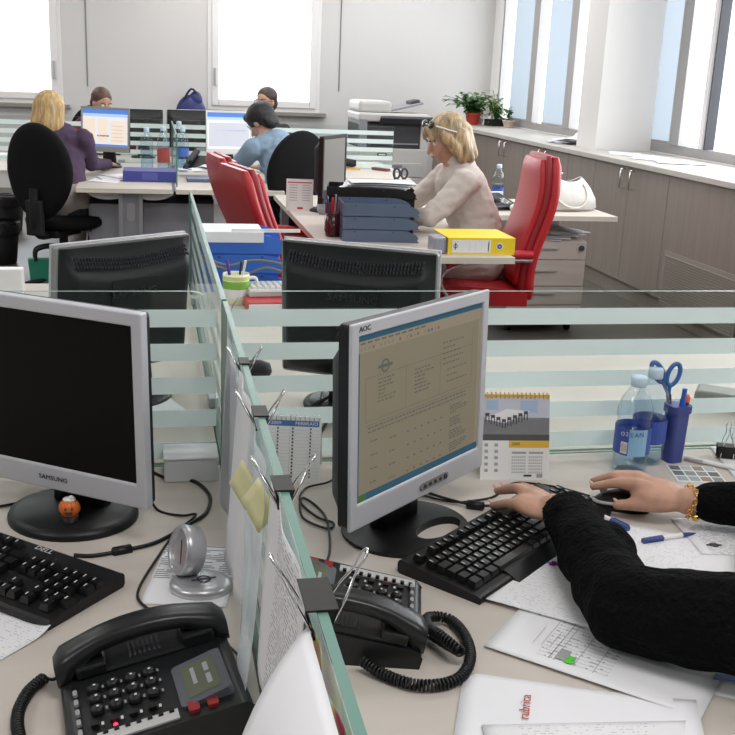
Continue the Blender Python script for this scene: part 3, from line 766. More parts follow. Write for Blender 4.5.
# pens
def pen(label, a, c, body=WHITE, tip=NAVY, name='pen'):
    A, C = Vector(a), Vector(c); L = (C - A).length
    t = thing(name, label, 'pen', tuple((A + C) / 2), (0, 0, math.atan2((C - A).y, (C - A).x)))
    b = MB(); b.cyl((-L / 2 + .03, 0, 0), (L / 2 - .012, 0, 0), .0048, body, seg=12); b.obj('barrel', t)
    b = MB(); b.cyl((L / 2 - .04, 0, 0), (L / 2, 0, 0), .0058, tip, .0052, 12); b.box((L / 2 - .022, .006, .003), (.035, .002, .003), tip); b.obj('cap', t)
    b = MB(); b.tube([(-L / 2, 0, 0), (-L / 2 + .012, 0, 0), (-L / 2 + .031, 0, 0)], [.0008, .003, .0048], tip, 10); b.obj('tip', t)
    return t
pen('white and navy ballpoint pen lying between the keyboard and the white sheets', (.745, 1.70, DZ + .006), (.812, 1.545, DZ + .006))
pen('white and navy ballpoint pen under the bracelet', (.925, 1.515, DZ + .006), (.815, 1.495, DZ + .006))
pen('thin white pen lying behind the sample card', (1.20, 1.77, DZ + .006), (1.09, 1.87, DZ + .006), WHITE, K('pale_grey', (.6, .6, .6), .5))

# colour sample card
b = MB(); b.b2(-.05, .05, -.045, .045, 0, .0015, WHITE)
r = random.Random(5)
for i in range(4):
    for j in range(3):
        c = r.choice([(.25, .25, .24), (.3, .22, .17), (.12, .13, .13), (.45, .47, .46), (.35, .36, .40)])
        b.rects([(-.046 + i * .024, -.04 + j * .029, -.046 + i * .024 + .021, -.04 + j * .029 + .024, K('swatch%d' % int(c[0] * 100), c, .6))], .0017)
tag(b.obj('sample_card', loc=(1.075, 1.79, DZ), rot=(0, 0, R(-12))), 'white card of grey and brown swatches in front of the blue pen pot', 'card')

# bulldog clips
def clip(label, loc, rot, w=.032, s=1.0, spread=28, cat='clip', open_z=True):
    t = thing('binder_clip', label, cat, loc, rot)
    b = MB(); h = .016 * s; d = .0085 * s
    b.T = Matrix.Rotation(R(90), 4, 'X')
    b.T = Matrix()
    b.b2(-w / 2, w / 2, -d, d, h * .0 - .001, .001, K('clip_black', (.016, .013, .011), .5, spec=.3))
    for sy in (-1, 1):
        b.add([(-w / 2, sy * d, .001), (w / 2, sy * d, .001), (w / 2, sy * .0058, -h), (-w / 2, sy * .0058, -h)], [(0, 1, 2, 3)], K('clip_black', (.016, .013, .011), .5, spec=.3))
        b.tube([(-w / 2, sy * .0062, -h), (w / 2, sy * .0062, -h)], .0014, K('clip_black', (.016, .013, .011), .5, spec=.3), 8)
    b.obj('spring', t)
    for sy in (-1, 1):
        a = R(spread); up = Vector((0, sy * math.sin(a), math.cos(a))); L = .038 * s
        if sy < 0: up = Vector((0, -math.sin(R(12)), -math.cos(R(12)))) * .35 + Vector((0, -.2, .6)) if not open_z else up
        o = Vector((0, sy * .0064, -h))
        pts = [o + Vector((-w * .32, 0, 0)), o + Vector((-w * .26, 0, 0)) + up * L * .5, o + Vector((-w * .10, 0, 0)) + up * L * .85, o + Vector((-w * .12, 0, 0)) + up * L * 1.1, o + Vector((0, 0, 0)) + up * L * 1.22,
               o + Vector((w * .12, 0, 0)) + up * L * 1.1, o + Vector((w * .10, 0, 0)) + up * L * .85, o + Vector((w * .26, 0, 0)) + up * L * .5, o + Vector((w * .32, 0, 0))]
        b = MB(); b.tube(smooth_path(pts, 4), .0012, CHROME, 6); b.obj('wire_handle', t)
    return t
for y, wd, s, lb in ((1.50, .034, .9, 'farthest small bulldog clip on the glass divider, nearest the mug'), (1.262, .042, 1.15, 'black bulldog clip on the glass divider just left of the white wall-planner calendar'),
                  (1.02, .042, 1.25, 'black bulldog clip on the divider beside the yellow sticky notes'), (.775, .056, 1.6, 'nearest black bulldog clip on the divider above the telephone handset')):
    clip(lb, (.131, y, 1.0555), R(90), wd, s)
clip('black bulldog clip standing on the printed page at the right edge', (1.185, 1.865, DZ + .031), (0, 0, R(-20)), .042, 1.6, 8)

# papers hung on the left face of the divider
def hung(label, y0, y1, ztop, zbot, mt, off=.004, bulge=.015, name='hung_sheet', swing=0, cat='paper', group=None, lean=0):
    """sheet hanging at x just left of the glass; local x along -y (so that its printing reads from the left)"""
    w, h = abs(y1 - y0), ztop - zbot
    b = MB()
    def fn(u, v):
        s = 1 - v
        out = off + bulge * s ** 1.5 * (0.6 + .4 * math.sin(3 * u + y0 * 9)) + swing * s * u + .003 * math.sin(u * 11 + 3 * v)
        return ((u - .5) * w + lean * s, -out * -1 if False else out, (v - .5) * h)
    # local frame: X -> -y world, Y -> -x world (outwards), Z up ; printed patterns use X,Y so lay the sheet in X,Z via rotation
    b.grid(lambda u, v: (fn(u, v)[0], fn(u, v)[2], -fn(u, v)[1]), 14, 16, mt)
    o = b.obj(name, solid=.0003)
    M3 = Matrix(((0, 0, 1), (-1, 0, 0), (0, 1, 0))).to_4x4()    # local X->-y, Y->z, Z->x
    M3 = Matrix(((0, 0, 1, 0), (-1, 0, 0, 0), (0, 1, 0, 0), (0, 0, 0, 1)))
    o.matrix_world = Matrix.Translation((.126, (y0 + y1) / 2, (ztop + zbot) / 2)) @ M3
    return tag(o, label, cat, group)
hung('clear sleeve with white papers hanging farthest back on the divider', 1.72, 1.50, 1.035, .74, SLEEVE, bulge=.018, name='plastic_sleeve')
hung('white page inside the farthest clear sleeve on the divider', 1.715, 1.51, 1.02, .745, PR_F, off=.002, bulge=.016)
hung('second white page hanging on the divider below the wall-planner clip', 1.49, 1.28, 1.045, .75, PAPER, off=.003, bulge=.02)
hung('clear sleeve hanging under the yellow sticky notes on the divider', 1.275, 1.06, 1.045, .75, SLEEVE, off=.006, bulge=.03, name='plastic_sleeve')
hung('text page clipped below the nearest bulldog clip, hanging left of the divider', 1.05, .77, 1.045, .82, PR_A, off=.003, bulge=.022, swing=.012)
def note(label, y, z, tilt, off):
    b = MB(); b.grid(lambda u, v: ((u - .5) * .047, (v - .5) * .047, -.004 * (1 - v) ** 2), 4, 4, STICKY)
    o = b.obj('sticky_note', solid=.0003)
    M3 = Matrix(((0, 0, 1, 0), (-1, 0, 0, 0), (0, 1, 0, 0), (0, 0, 0, 1)))
    o.matrix_world = Matrix.Translation((.126 - off, y, z)) @ M3 @ Matrix.Rotation(R(-28), 4, 'Y') @ Matrix.Rotation(tilt, 4, 'Z')
    tag(o, label, 'sticky note', 'yellow sticky notes on the divider')
note('farther yellow sticky note on the divider papers', 1.255, .958, R(-32), .014)
note('nearer yellow sticky note touching the bulldog clip on the divider', 1.085, 1.003, R(-38), .012)
# curled blank sheet at the very front and the colour print behind it
b = MB()
b.grid(lambda u, v: (.121 - .15 * v * (1 - .35 * v), .757 - .11 * v - .30 * u, 1.037 - .085 * v - .11 * v * v), 18, 16, PAPER)
tag(b.obj('hung_sheet', solid=.0003), 'blank white sheet curling away from the divider at the lower edge', 'paper')
CP = K('colour_print', (.55, .5, .5), .6)
nt = CP.node_tree; wv = nt.nodes.new('ShaderNodeTexNoise'); wv.inputs['Scale'].default_value = 14; cr = nt.nodes.new('ShaderNodeValToRGB')
tcn = nt.nodes.new('ShaderNodeTexCoord'); nt.links.new(tcn.outputs['Object'], wv.inputs[0]); nt.links.new(wv.outputs[0], cr.inputs[0]); nt.links.new(cr.outputs[0], nt.nodes['Principled BSDF'].inputs[0])
cr.color_ramp.elements[0].position = .3; cr.color_ramp.elements[0].color = (.05, .05, .3, 1); cr.color_ramp.elements[1].position = .62; cr.color_ramp.elements[1].color = (.8, .8, .8, 1)
for p, c in ((.40, (.5, .05, .15, 1)), (.48, (.7, .6, .2, 1)), (.54, (.6, .75, .6, 1))):
    e = cr.color_ramp.elements.new(p); e.color = c
hung('colour printed page between the curling sheet and the glass', .765, .56, 1.035, .76, CP, off=.002, bulge=.004)

# ---------------------------------------------------------------- calendars
CALB = K('calendar_blue', (.08, .17, .42), .7)
ORANGE = K('calendar_gold', (.72, .45, .06), .6)
def desk_calendar(name, label, loc, yaw, w, h, face, back=.07, ring=True, ringmt=CHROME, tilt=14):
    t = thing(name, label, 'calendar', loc, yaw)
    a = R(tilt); T = Matrix.Rotation(R(90) - a, 4, 'X')
    b = MB(); b.T = T; b.b2(-w / 2, w / 2, 0, h, -.0015, 0, WHITE); face(b, w, h); b.obj('page', t)
    top = T @ Vector((0, h, 0))
    b = MB(); b.add([(-w / 2, top.y, top.z), (w / 2, top.y, top.z), (w / 2, top.y + back, 0), (-w / 2, top.y + back, 0)], [(0, 1, 2, 3)], WHITE); b.obj('back_board', t, solid=.0015)
    if ring:
        b = MB()
        n = int(w / .0085)
        for k in range(n):
            x = -w / 2 + (k + .5) * w / n
            b.tube([(x, top.y + .006 * math.cos(q), top.z - .002 + .006 * math.sin(q)) for q in [2 * math.pi * i / 8 for i in range(8)]], .0009, ringmt, 4, closed=True)
        b.obj('ring_binding', t)
    return t
def plan(b, w, h):
    b.rects([(-w / 2, h - .019, w / 2 - .004, h - .008, CALB)], .0004)
    o = b.T.copy()
    b.T = o @ Tm((-w * .30, h - .0135, .0006)); b.text('2009', .009, WHITE, .0001, sx=1.1)
    b.T = o @ Tm((w * .24, h - .0135, .0006)); b.text('FEBBRAIO', .009, WHITE, .0001, sx=1.1); b.T = o
    rs = []
    for i in range(15):
        y = h - .026 - i * .0066
        rs += [(-w / 2 + .002, y - .0003, w / 2 - .002, y, GREYINK), (-.002, y + .001, .0015, y + .0045, RED if i % 7 == 5 else INK), (w * .30, y + .001, w * .30 + .003, y + .0045, INK), (-w * .28, y + .001, -w * .28 + .003, y + .0045, INK)]
    rs += [(-.006, .004, -.0055, h - .02, GREYINK), (w * .27, .004, w * .272, h - .02, GREYINK)]
    b.rects(rs, .0004)
desk_calendar('desk_calendar', 'white wall-planner style calendar standing behind the divider clips', (.252, 1.835, DZ), R(-12), .108, .125, plan, tilt=12)
def picture(b, w, h):
    hp = h * .47
    PB = K('photo_pale', (.55, .58, .66), .6); PF = K('photo_floor', (.42, .40, .38), .6); PD = K('photo_dark', (.08, .08, .09), .6); PT = K('photo_table', (.80, .80, .80), .6); PBL = K('photo_blue', (.38, .50, .68), .6)
    y0 = h - hp
    b.rects([(-w / 2, y0, w / 2, h - .006, PB), (-w / 2, y0, w / 2, y0 + hp * .42, PF), (-w / 2, y0 - .012, w / 2, y0, PD)], .0003)
    b.rects([(.01, y0 + hp * .55, .045, h - .012, PBL), (-w * .42, y0 + hp * .6, -w * .25, h - .012, PBL)], .0005)
    b.add([(-.062, y0 + .03, .0007), (-.02, y0 + .022, .0007), (.03, y0 + .046, .0007), (-.018, y0 + .05, .0007)], [(0, 1, 2, 3)], PT)
    for k in range(8):
        x = -.06 + k * .011; y = y0 + .012 + (abs(k - 3) * .004)
        b.rects([(x, y, x + .002, y + .016, PD), (x + .006, y, x + .008, y + .016, PD), (x, y + .012, x + .008, y + .018, PD)], .0009)
    b.rects([(-w / 2, h - .006, w / 2, h, ORANGE), (-.012, y0 - .026, w / 2, y0 - .012, ORANGE)], .0004)
    o = b.T.copy(); b.T = o @ Tm((.002, y0 - .019, .0007)); b.text('2009', .008, INK, .0001); b.T = o
    rs = []
    for i in range(5):
        for j in range(2): rs.append((-w / 2 + .008 + j * .02, .015 + i * .0125, -w / 2 + .015 + j * .02, .021 + i * .0125, GREYINK))
    for q in (0, 1):
        x0 = -.006 + q * .034; rs.append((x0, y0 - .038, x0 + .029, y0 - .034, GREYINK))
        for i in range(6):
            for j in range(7): rs.append((x0 + j * .0042, y0 - .046 - i * .006, x0 + j * .0042 + .0022, y0 - .043 - i * .006, GREYINK))
    rs += [(.018, .006, .034, .010, INK), (.044, .004, .056, .012, GREYINK)]
    b.rects(rs, .0004)
desk_calendar('picture_calendar', 'tent calendar with a photo of a meeting table beside the lit monitor', (.69, 1.80, DZ), R(-6), .138, .168, picture, ringmt=K('gold_wire', (.7, .45, .08), .4, .6), tilt=16)

# ---------------------------------------------------------------- bottles
LBLUE = K('label_blue', (.05, .10, .42), .45); LPALE = K('label_pale_blue', (.28, .52, .74), .45)
def bottle(label, loc, yaw=0, h=.205, r=.034, lab=(.045, .10), level=.085, cap=K('cap_pale_blue', (.56, .71, .82), .4), letter=None, labm=LBLUE, small=False):
    t = thing('water_bottle', label, 'bottle', loc, yaw)
    s = h / .205
    P = [(r * .72, 0), (r * .93, .004), (r, .012), (r * .96, .03), (r, .04), (r, .10), (r * .93, .112), (r, .122), (r * .98, .138), (r * .80, .158), (r * .52, .175), (r * .40, .183), (r * .38, .192)]
    b = MB(); b.lathe([(a, z * s) for a, z in P], PETCLEAR, 24 if not small else 14); b.obj('body', t)
    b = MB(); b.lathe([(r * .40, .184 * s), (r * .44, .186 * s), (r * .44, .202 * s), (r * .38, .205 * s), (0, .206 * s)], cap, 18); b.obj('cap', t)
    n = 24; a0, a1 = lab
    b = MB()
    for k in range(n):
        q0, q1 = 2 * math.pi * k / n, 2 * math.pi * (k + 1) / n
        mt = LPALE if (letter and 15 <= k <= 18) else labm
        rr = r + .0006
        b.quad((rr * math.cos(q0), rr * math.sin(q0), a0), (rr * math.cos(q1), rr * math.sin(q1), a0), (rr * math.cos(q1), rr * math.sin(q1), a1), (rr * math.cos(q0), rr * math.sin(q0), a1), mt)
    L = b.obj('label', t)
    if letter:
        b = MB(); zc = (a0 + a1) / 2
        def put(txt, ang, z, size, mt, rz=0):
            for i, ch in enumerate(txt):
                q = ang + i * size * .75 / r
                b.T = Tm((( r + .0012) * math.cos(q), (r + .0012) * math.sin(q), z + i * .0012), (0, 0, q)) @ Matrix.Rotation(R(90), 4, 'Z') @ Matrix.Rotation(R(90), 4, 'X'); b.text(ch, size, mt, .0001)
        put('SAN', R(232), a1 - .012, .013, LBLUE); put('O2', R(204), a1 - .012, .012, WHITE)
        b.T = Tm((r * 1.02 * math.cos(R(212)), r * 1.02 * math.sin(R(212)), zc - .012), (0, 0, R(212))) @ Matrix.Rotation(R(90), 4, 'Z') @ Matrix.Rotation(R(90), 4, 'X')
        b.rects([(-.007, -.012, .007, .012, WHITE)] + [(-.0055 + i * .0018, -.009, -.0048 + i * .0018, .009, INK) for i in range(7)], .0006); b.obj('label_print', L)
    if level:
        b = MB(); b.lathe([(r * .70, .003), (r * .92, .012), (r * .92, level)], WATERM, 20); b.obj('water', t)
    return t
bottle('front water bottle with the blue label beside the mouse hand', (.945, 1.828, DZ), R(8), h=.200, r=.036, letter='SAN', lab=(.042, .098), level=.09)
bottle('water bottle standing just behind the front one, against the blue pen pot', (1.003, 1.872, DZ), R(60), h=.203, r=.035, lab=(.048, .098), level=.10)

# ---------------------------------------------------------------- pen pot with scissors
b = MB(); PUR = K('indigo_plastic', (.055, .075, .28), .45)
t = thing('pen_pot', 'indigo blue pen pot behind the water bottles', 'pen pot', (1.062, 1.872, DZ), R(10))
b = MB(); b.prism(rrect(.034, .034, .008, 4), 0, .003, PUR)
n = 24; o1 = rrect(.034, .034, .008, 5); o2 = rrect(.040, .038, .009, 5)
for k in range(len(o1)):
    j = (k + 1) % len(o1); b.quad((*o1[k], 0), (*o1[j], 0), (*o2[j], .112), (*o2[k], .112), PUR)
b.obj('pot', t, solid=.002)
b = MB(); b.prism(rrect(.050, .044, .012, 4), .108, .124, PUR); b.obj('rim', t, bevel=.004)
t = thing('scissors', 'scissors with blue handles standing in the indigo pen pot', 'scissors', (1.056, 1.874, DZ + .052), (0, R(-10), R(-12)))
t.scale = (.78, .78, .78)
BH = K('scissor_blue', (.06, .16, .42), .3)
for sx in (-1, 1):
    b = MB(); c = Vector((sx * .020 - .004, 0, .185 - (sx > 0) * .012)); 
    pts = [c + Vector((.016 * math.cos(q) * (1 if sx > 0 else .8), .0, .028 * math.sin(q) + .004 * sx * math.cos(q))) for q in [2 * math.pi * k / 14 for k in range(14)]]
    pts = [p + Vector((sx * .25 * (p.z - c.z), 0, 0)) for p in pts]
    b.tube(smooth_path(pts, 3, True), .0064, BH, 8, closed=True); b.tube([c + Vector((-sx * .010, 0, -.026)), (0, 0, .12)], .005, BH, 8); h = b.obj('handle', t)
    b = MB(); b.prism([(-.006, 0), (.004, 0), (.007 , .12), (-.006, .125)], -.001, .001, CHROME); 
    for v in b.v: v[:] = (v.x * -sx, v.z, v.y)
    b.obj('blade', t)
t = thing('marker', 'blue marker pen standing in the indigo pot, orange cap beside it', 'marker', (1.060, 1.864, DZ + .012), (R(2), R(2), 0))
b = MB(); b.cyl((0, 0, 0), (0, 0, .128), .006, BLUEP, seg=12); b.obj('barrel', t); b = MB(); b.cyl((0, 0, .128), (0, 0, .150), .005, K('marker_cap', (.03, .12, .5), .4), seg=12); b.obj('cap', t)
t = thing('highlighter', 'highlighter with an orange end in the indigo pot', 'marker', (1.071, 1.866, DZ + .012), (R(-2), R(3), 0))
b = MB(); b.cyl((0, 0, 0), (0, 0, .118), .007, NAVY, seg=12); b.obj('barrel', t); b = MB(); b.lathe([(.008, .118), (.008, .128), (.005, .134), (0, .135)], K('orange_cap', (.8, .16, .05), .4), 14); b.obj('cap', t)

# ---------------------------------------------------------------- mouse
t = thing('computer_mouse', 'black and silver mouse under the right hand', 'mouse', (.848, 1.652, DZ), R(152))
def shell(u, v, s=1.0, z0=0.0):
    a = math.pi * u; L = .054; x = -L + 2 * L * v; e = math.sqrt(max(0, 1 - abs(2 * v - 1) ** 2.6)); wd = .030 * e * s; hh = (.032 * math.sin(math.pi * (v * .92 + .04)) ** .75) * s
    return (x, wd * math.cos(a), z0 + hh * math.sin(a) ** .8)
b = MB(); b.grid(lambda u, v: shell(u, v), 16, 18, BLACK); b.obj('shell', t, solid=.0015)
b = MB(); b.tube([(-.052 + .104 * k / 12, -.0295 * math.sqrt(max(.02, 1 - abs(2 * k / 12 - 1) ** 2.6)), .009 + .006 * math.sin(math.pi * k / 12)) for k in range(13)], .0032, SILVER, 8)
b.tube([(-.052 + .104 * k / 12, .0295 * math.sqrt(max(.02, 1 - abs(2 * k / 12 - 1) ** 2.6)), .009 + .006 * math.sin(math.pi * k / 12)) for k in range(13)], .0032, SILVER, 8); b.obj('side_strip', t)
b = MB(); b.T = Tm((.035, 0, .027), (R(90), 0, 0)); b.cyl((0, 0, -.003), (0, 0, .003), .007, SILVERD, seg=14); b.obj('scroll_wheel', t)

def cable(label, pts, r=.0032, mt=BLACK, lump=None, name='cable', n=8):
    b = MB(); P = smooth_path(pts, n); b.tube(P, r, mt, 8)
    if lump is not None:
        p = P[int(lump * (len(P) - 1))]; q = P[min(len(P) - 1, int(lump * (len(P) - 1)) + 2)]; d = (q - p).normalized() * .017
        b.tube([p - d, p - d * .85, p + d * .85, p + d], [.004, .0085, .0085, .004], mt, 12)
    return tag(b.obj(name), label, 'cable')
zc = DZ + .0035
cable('black mouse cable looping behind the keyboard to the mouse', [(.80, 1.69, zc + .004), (.76, 1.745, zc), (.70, 1.775, zc), (.665, 1.765, zc), (.62, 1.715, zc), (.575, 1.70, zc), (.53, 1.70, zc), (.47, 1.75, zc)], .0022, lump=None)
cable('black keyboard cable with a ferrite lump under the lit monitor', [(.63, 1.655, zc + .01), (.60, 1.665, zc + .004), (.565, 1.672, zc + .004), (.53, 1.70, zc + .004), (.50, 1.745, zc), (.46, 1.80, zc)], .0027, lump=.38)
cable('thick black cable curling right of the switched-off monitor', [(-.03, 1.79, zc + .06), (-.015, 1.835, zc + .03), (.02, 1.862, zc), (.068, 1.845, zc), (.094, 1.775, zc), (.085, 1.70, zc), (.055, 1.655, zc), (0, 1.59, zc), (-.05, 1.565, zc), (-.10, 1.55, zc), (-.13, 1.555, zc)], .0034, lump=.82)
cable('thin black cable crossing the desk beside the silver clock', [(-.02, 1.75, zc + .03), (.0, 1.72, zc), (.04, 1.69, zc), (.066, 1.69, zc), (.03, 1.62, zc), (.005, 1.55, zc), (-.03, 1.42, zc), (-.01, 1.36, zc), (.02, 1.31, zc), (.03, 1.25, zc + .01)], .0022)
cable('black cable left of the switched-off monitor base', [(-.45, 1.80, zc), (-.33, 1.755, zc), (-.26, 1.765, zc), (-.20, 1.80, zc)], .0025)
cable('black cable running from the calendar to the telephone behind the divider', [(.44, 1.90, zc), (.36, 1.85, zc + .004), (.318, 1.80, zc + .006), (.275, 1.79, zc), (.255, 1.73, zc), (.275, 1.66, zc), (.30, 1.63, zc), (.285, 1.61, zc), (.25, 1.66, zc), (.262, 1.745, zc), (.29, 1.66, zc), (.275, 1.52, zc), (.24, 1.42, zc + .01)], .0022)
cable('thin black cord behind the left telephone display', [(.085, 1.27, zc), (.103, 1.23, zc), (.104, 1.18, zc + .02), (.09, 1.15, zc + .03)], .0016)

# ---------------------------------------------------------------- silver clock
t = thing('desk_clock', 'round silver desk clock with a swivel lid base on the white list', 'clock', (.055, 1.458, DZ + .002), R(-10))
t.scale = (1.1, 1.1, 1.1)
b = MB(); b.lathe([(.042, 0), (.043, .006), (.040, .011), (.030, .013), (0, .0135)], SILVERC, 36, at=(.012, -.028, 0), sq=.85); base = b.obj('base', t)
b = MB(); b.T = Tm((.016, -.028, .0137), (0, 0, R(20))); emblem(b, .010, INK); b.obj('mark', base)
Cm = Tm((-.012, -.004, .044)) @ Euler((0, 0, R(-62))).to_matrix().to_4x4() @ Euler((R(90 - 14), 0, 0)).to_matrix().to_4x4()
b = MB(); b.T = Cm; b.lathe([(.030, -.018), (.034, -.015), (.0355, .004), (.034, .011), (.031, .013), (.028, .010), (.026, .006)], SILVERC, 40); b.obj('case', t)
b = MB(); b.T = Cm; b.prism(circ(.0265, 32), .003, .0055, K('dial_cream', (.60, .55, .46), .4))
for k in range(12): b.T = Cm @ Matrix.Rotation(R(30 * k), 4, 'Z'); b.rects([(-.001, .020, .001, .0245, INK)], .0058)
b.obj('dial', t)
for an, L in ((25, .014), (205, .019)):
    b = MB(); b.T = Cm @ Matrix.Rotation(R(an), 4, 'Z'); b.b2(-.001, .001, -.004, L, .0062, .0072, K('hand_brown', (.25, .08, .05), .4)); b.obj('hand', t)
b = MB(); b.box((-.012, -.003, .012), (.02, .012, .012), SILVER); b.obj('hinge', t, bevel=.003)

# orange pumpkin ornament in a tin, standing on the monitor base (toy figures beside it are left out)
t = thing('pumpkin_ornament', 'orange pumpkin ornament in a small tin cup on the monitor base', 'ornament', (-.143, 1.655, DZ + .018), 0)
b = MB(); b.lathe([(.011, 0), (.013, .001), (.014, .010), (.0145, .011)], K('tin', (.45, .45, .42), .3, .9), 20); b.obj('tin_cup', t)
b = MB(); OR = K('pumpkin_orange', (.72, .16, .02), .4)
for k in range(8): q = k * math.pi / 4; b.ball((.007 * math.cos(q), .007 * math.sin(q), .024), (.011, .011, .014), OR, 10, 8)
pk = b.obj('pumpkin', t)
b = MB(); b.ball((0, 0, .039), (.011, .010, .004), WHITE, 12, 8); b.ball((.004, -.003, .043), (.005, .005, .004), WHITE, 10, 6); b.obj('snow_cap', t)
b = MB(); b.T = Tm((0, -.0185, .026), (R(90), 0, 0)); b.add([(-.008, .001, 0), (-.003, .001, 0), (-.005, .006, -.001)], [(0, 1, 2)], INK); b.add([(.003, .001, 0), (.008, .001, 0), (.005, .006, -.001)], [(0, 1, 2)], INK); b.add([(-.007, -.003, 0), (.007, -.003, 0), (.004, -.008, 0), (-.004, -.008, 0)], [(0, 1, 2, 3)], INK); b.obj('carved_face', pk, solid=.001)
# ================================================================ chairs
CHB = K('chair_black_fabric', (.006, .006, .007), .85, spec=.2, bump=((300, 300, 300), .2))
CHBL = K('chair_navy_fabric', (.012, .018, .035), .85, spec=.25)
def star_base(t, zc=.40, arms=5, mt=SOFTBLACK, r=.29):
    b = MB(); b.cyl((0, 0, .09), (0, 0, zc), .028, mt, seg=14); b.cyl((0, 0, .06), (0, 0, .13), .04, mt, seg=14); b.obj('gas_column', t)
    for k in range(arms):
        a = 2 * math.pi * k / arms + .3
        b = MB(); b.T = Matrix.Rotation(a, 4, 'Z')
        b.tube([(.02, 0, .10), (.15, 0, .09), (r, 0, .065)], [.026, .022, .016], mt, 8); b.obj('base_arm', t)
        b = MB(); b.T = Matrix.Rotation(a, 4, 'Z')
        for sy in (-.016, .016): b.cyl((r, sy - .009, .028), (r, sy + .009, .028), .028, SOFTBLACK, seg=14)
        b.obj('castor', t)
def task_chair(label, loc, yaw):
    """faces +y"""
    t = thing('office_chair', label, 'chair', (loc[0], loc[1], 0), yaw, None)
    star_base(t)
    b = MB()
    b.lathe([(.0, -.045), (.20, -.045), (.245, -.02), (.25, .01), (.23, .035), (.12, .045), (0, .04)], CHB, 28, at=(0, .02, .47), sq=.96); b.obj('seat', t)
    b = MB(); b.box((0, -.05, .405), (.16, .28, .045), SOFTBLACK); b.obj('mechanism', t, bevel=.01)
    b = MB(); b.tube(smooth_path([(0, -.10, .40), (0, -.25, .41), (0, -.30, .50), (0, -.29, .70)], 4), .03, SOFTBLACK, 8); b.box((0, -.29, .52), (.11, .05, .22), SOFTBLACK); b.obj('back_bar', t, bevel=.01)
    # oval, slightly dished back
    b = MB(); n = 36; vs = []; fs = []
    rings = [(0, .030), (.5, .030), (.85, .026), (.97, .016), (1.0, 0), (.97, -.022), (.85, -.034), (.5, -.036), (0, -.036)]
    for r_, dy in rings:
        for k in range(n):
            a = 2 * math.pi * k / n; ca, sa = math.cos(a), math.sin(a)
            x = .235 * r_ * ca * (1 - .10 * max(0, -sa)); z = .30 * r_ * sa
            vs.append((x, dy + .35 * x * x * 1.6 - .10 * z * (z / .3) * .2 - .10 * (z) * .35, z))
    for i in range(len(rings) - 1):
        for k in range(n): fs.append((i * n + k, i * n + (k + 1) % n, (i + 1) * n + (k + 1) % n, (i + 1) * n + k))
    b.T = Tm((0, -.245, .80)); b.add(vs, fs, CHB, True); b.obj('backrest', t)
    return t
tc1 = task_chair('black oval-backed office chair the blonde woman in purple sits on, left', (-.57, 6.97), R(-30))
dup(tc1, (.855, 7.0, 0), R(22), 'black oval-backed office chair behind the person in the pale blue sweater')
dup(tc1, (1.36, .80, 0), R(50), 'black office chair out of frame carrying the person in the black sweater')
dup(tc1, (-.58, 9.52, 0), R(180 - 20), 'black office chair beyond the far glass screen, of the brown-haired woman')
dup(tc1, (1.02, 9.55, 0), R(180 + 10), 'black office chair beyond the far glass screen, of the woman with glasses')

def exec_chair(label, loc, yaw, lean=12, top=0):
    """red padded chair, faces +y"""
    t = thing('red_armchair', label, 'chair', (loc[0], loc[1], 0), yaw)
    star_base(t, .38, mt=CHROME)
    def pad(w, d, prof, mt, nm, k):
        b = MB(); b.T = Matrix.Rotation(R(90), 4, 'Z') @ Matrix.Rotation(R(90), 4, 'X'); b.prism(prof, -w / 2, w / 2, mt); return b.obj(nm, t, bevel=k, seg=4)
    pad(.50, .5, [(-.24, .40), (-.24, .47), (-.10, .485), (.10, .495), (.22, .50), (.27, .47), (.26, .42), (.2, .40)], REDL, 'seat', .025)
    # backrest made of three layered, piped cushions
    def layer(w, off, th, z0, z1, mt, nm):
        n = 16
        def cy(z):  # spine curve
            s = (z - .42) / .72; return -.235 - .045 * math.sin(s * 2.6) * 0 - math.tan(R(lean)) * (z - .42) * (.55 + .6 * s) + .02 * math.sin(s * 7)
        vs = []; fs = []
        sec = rrect(w, th, min(th * .48, .03), 4); m_ = len(sec)
        for i in range(n + 1):
            z = z0 + (z1 - z0) * i / n; e = 1 - .22 * max(0, (i / n - .62) / .38) ** 2
            if i in (0, n): e *= .93
            for x, y in sec: vs.append((x * e, cy(z) + off + y * (1 if 0 < i < n else .6), z))
        for i in range(n):
            for k in range(m_): fs.append((i * m_ + k, i * m_ + (k + 1) % m_, (i + 1) * m_ + (k + 1) % m_, (i + 1) * m_ + k))
        b = MB(); b.add(vs, fs, mt, True); b.add(vs[:m_], [tuple(range(m_))[::-1]], mt); b.add(vs[-m_:], [tuple(range(m_))], mt); return b.obj(nm, t)
    bk = layer(.50, -.022, .046, .43, 1.12 - top, REDL, 'backrest')
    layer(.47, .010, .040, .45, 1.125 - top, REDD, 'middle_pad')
    layer(.44, .036, .036, .50, 1.105 - top, REDL, 'front_pad')
    for sx in (-1, 1):
        p = [(sx * .27, -.24, .66), (sx * .29, -.12, .66), (sx * .29, .08, .64), (sx * .285, .18, .60), (sx * .27, .20, .54), (sx * .25, .16, .47)]
        b = MB(); b.tube(smooth_path(p[:4], 6), [.022] * 19, REDL, 10); a = b.obj('armrest', t)
        b = MB(); b.tube([Vector(q) - Vector((0, 0, .026)) for q in smooth_path(p, 6)], .011, CHROME, 8); b.obj('chrome_bar', a)
    return t
ec = exec_chair('red armchair the woman in the beige jacket sits on, backrest seen edge-on', (1.585, 5.0), R(84), 7)
vc = exec_chair('nearer red visitor armchair left of the desk with the grey trays', (.755, 4.66), R(-78), 13, .06)
dup(vc, (.72, 5.22, 0), R(-83), 'farther red visitor armchair, mostly behind the nearer one')

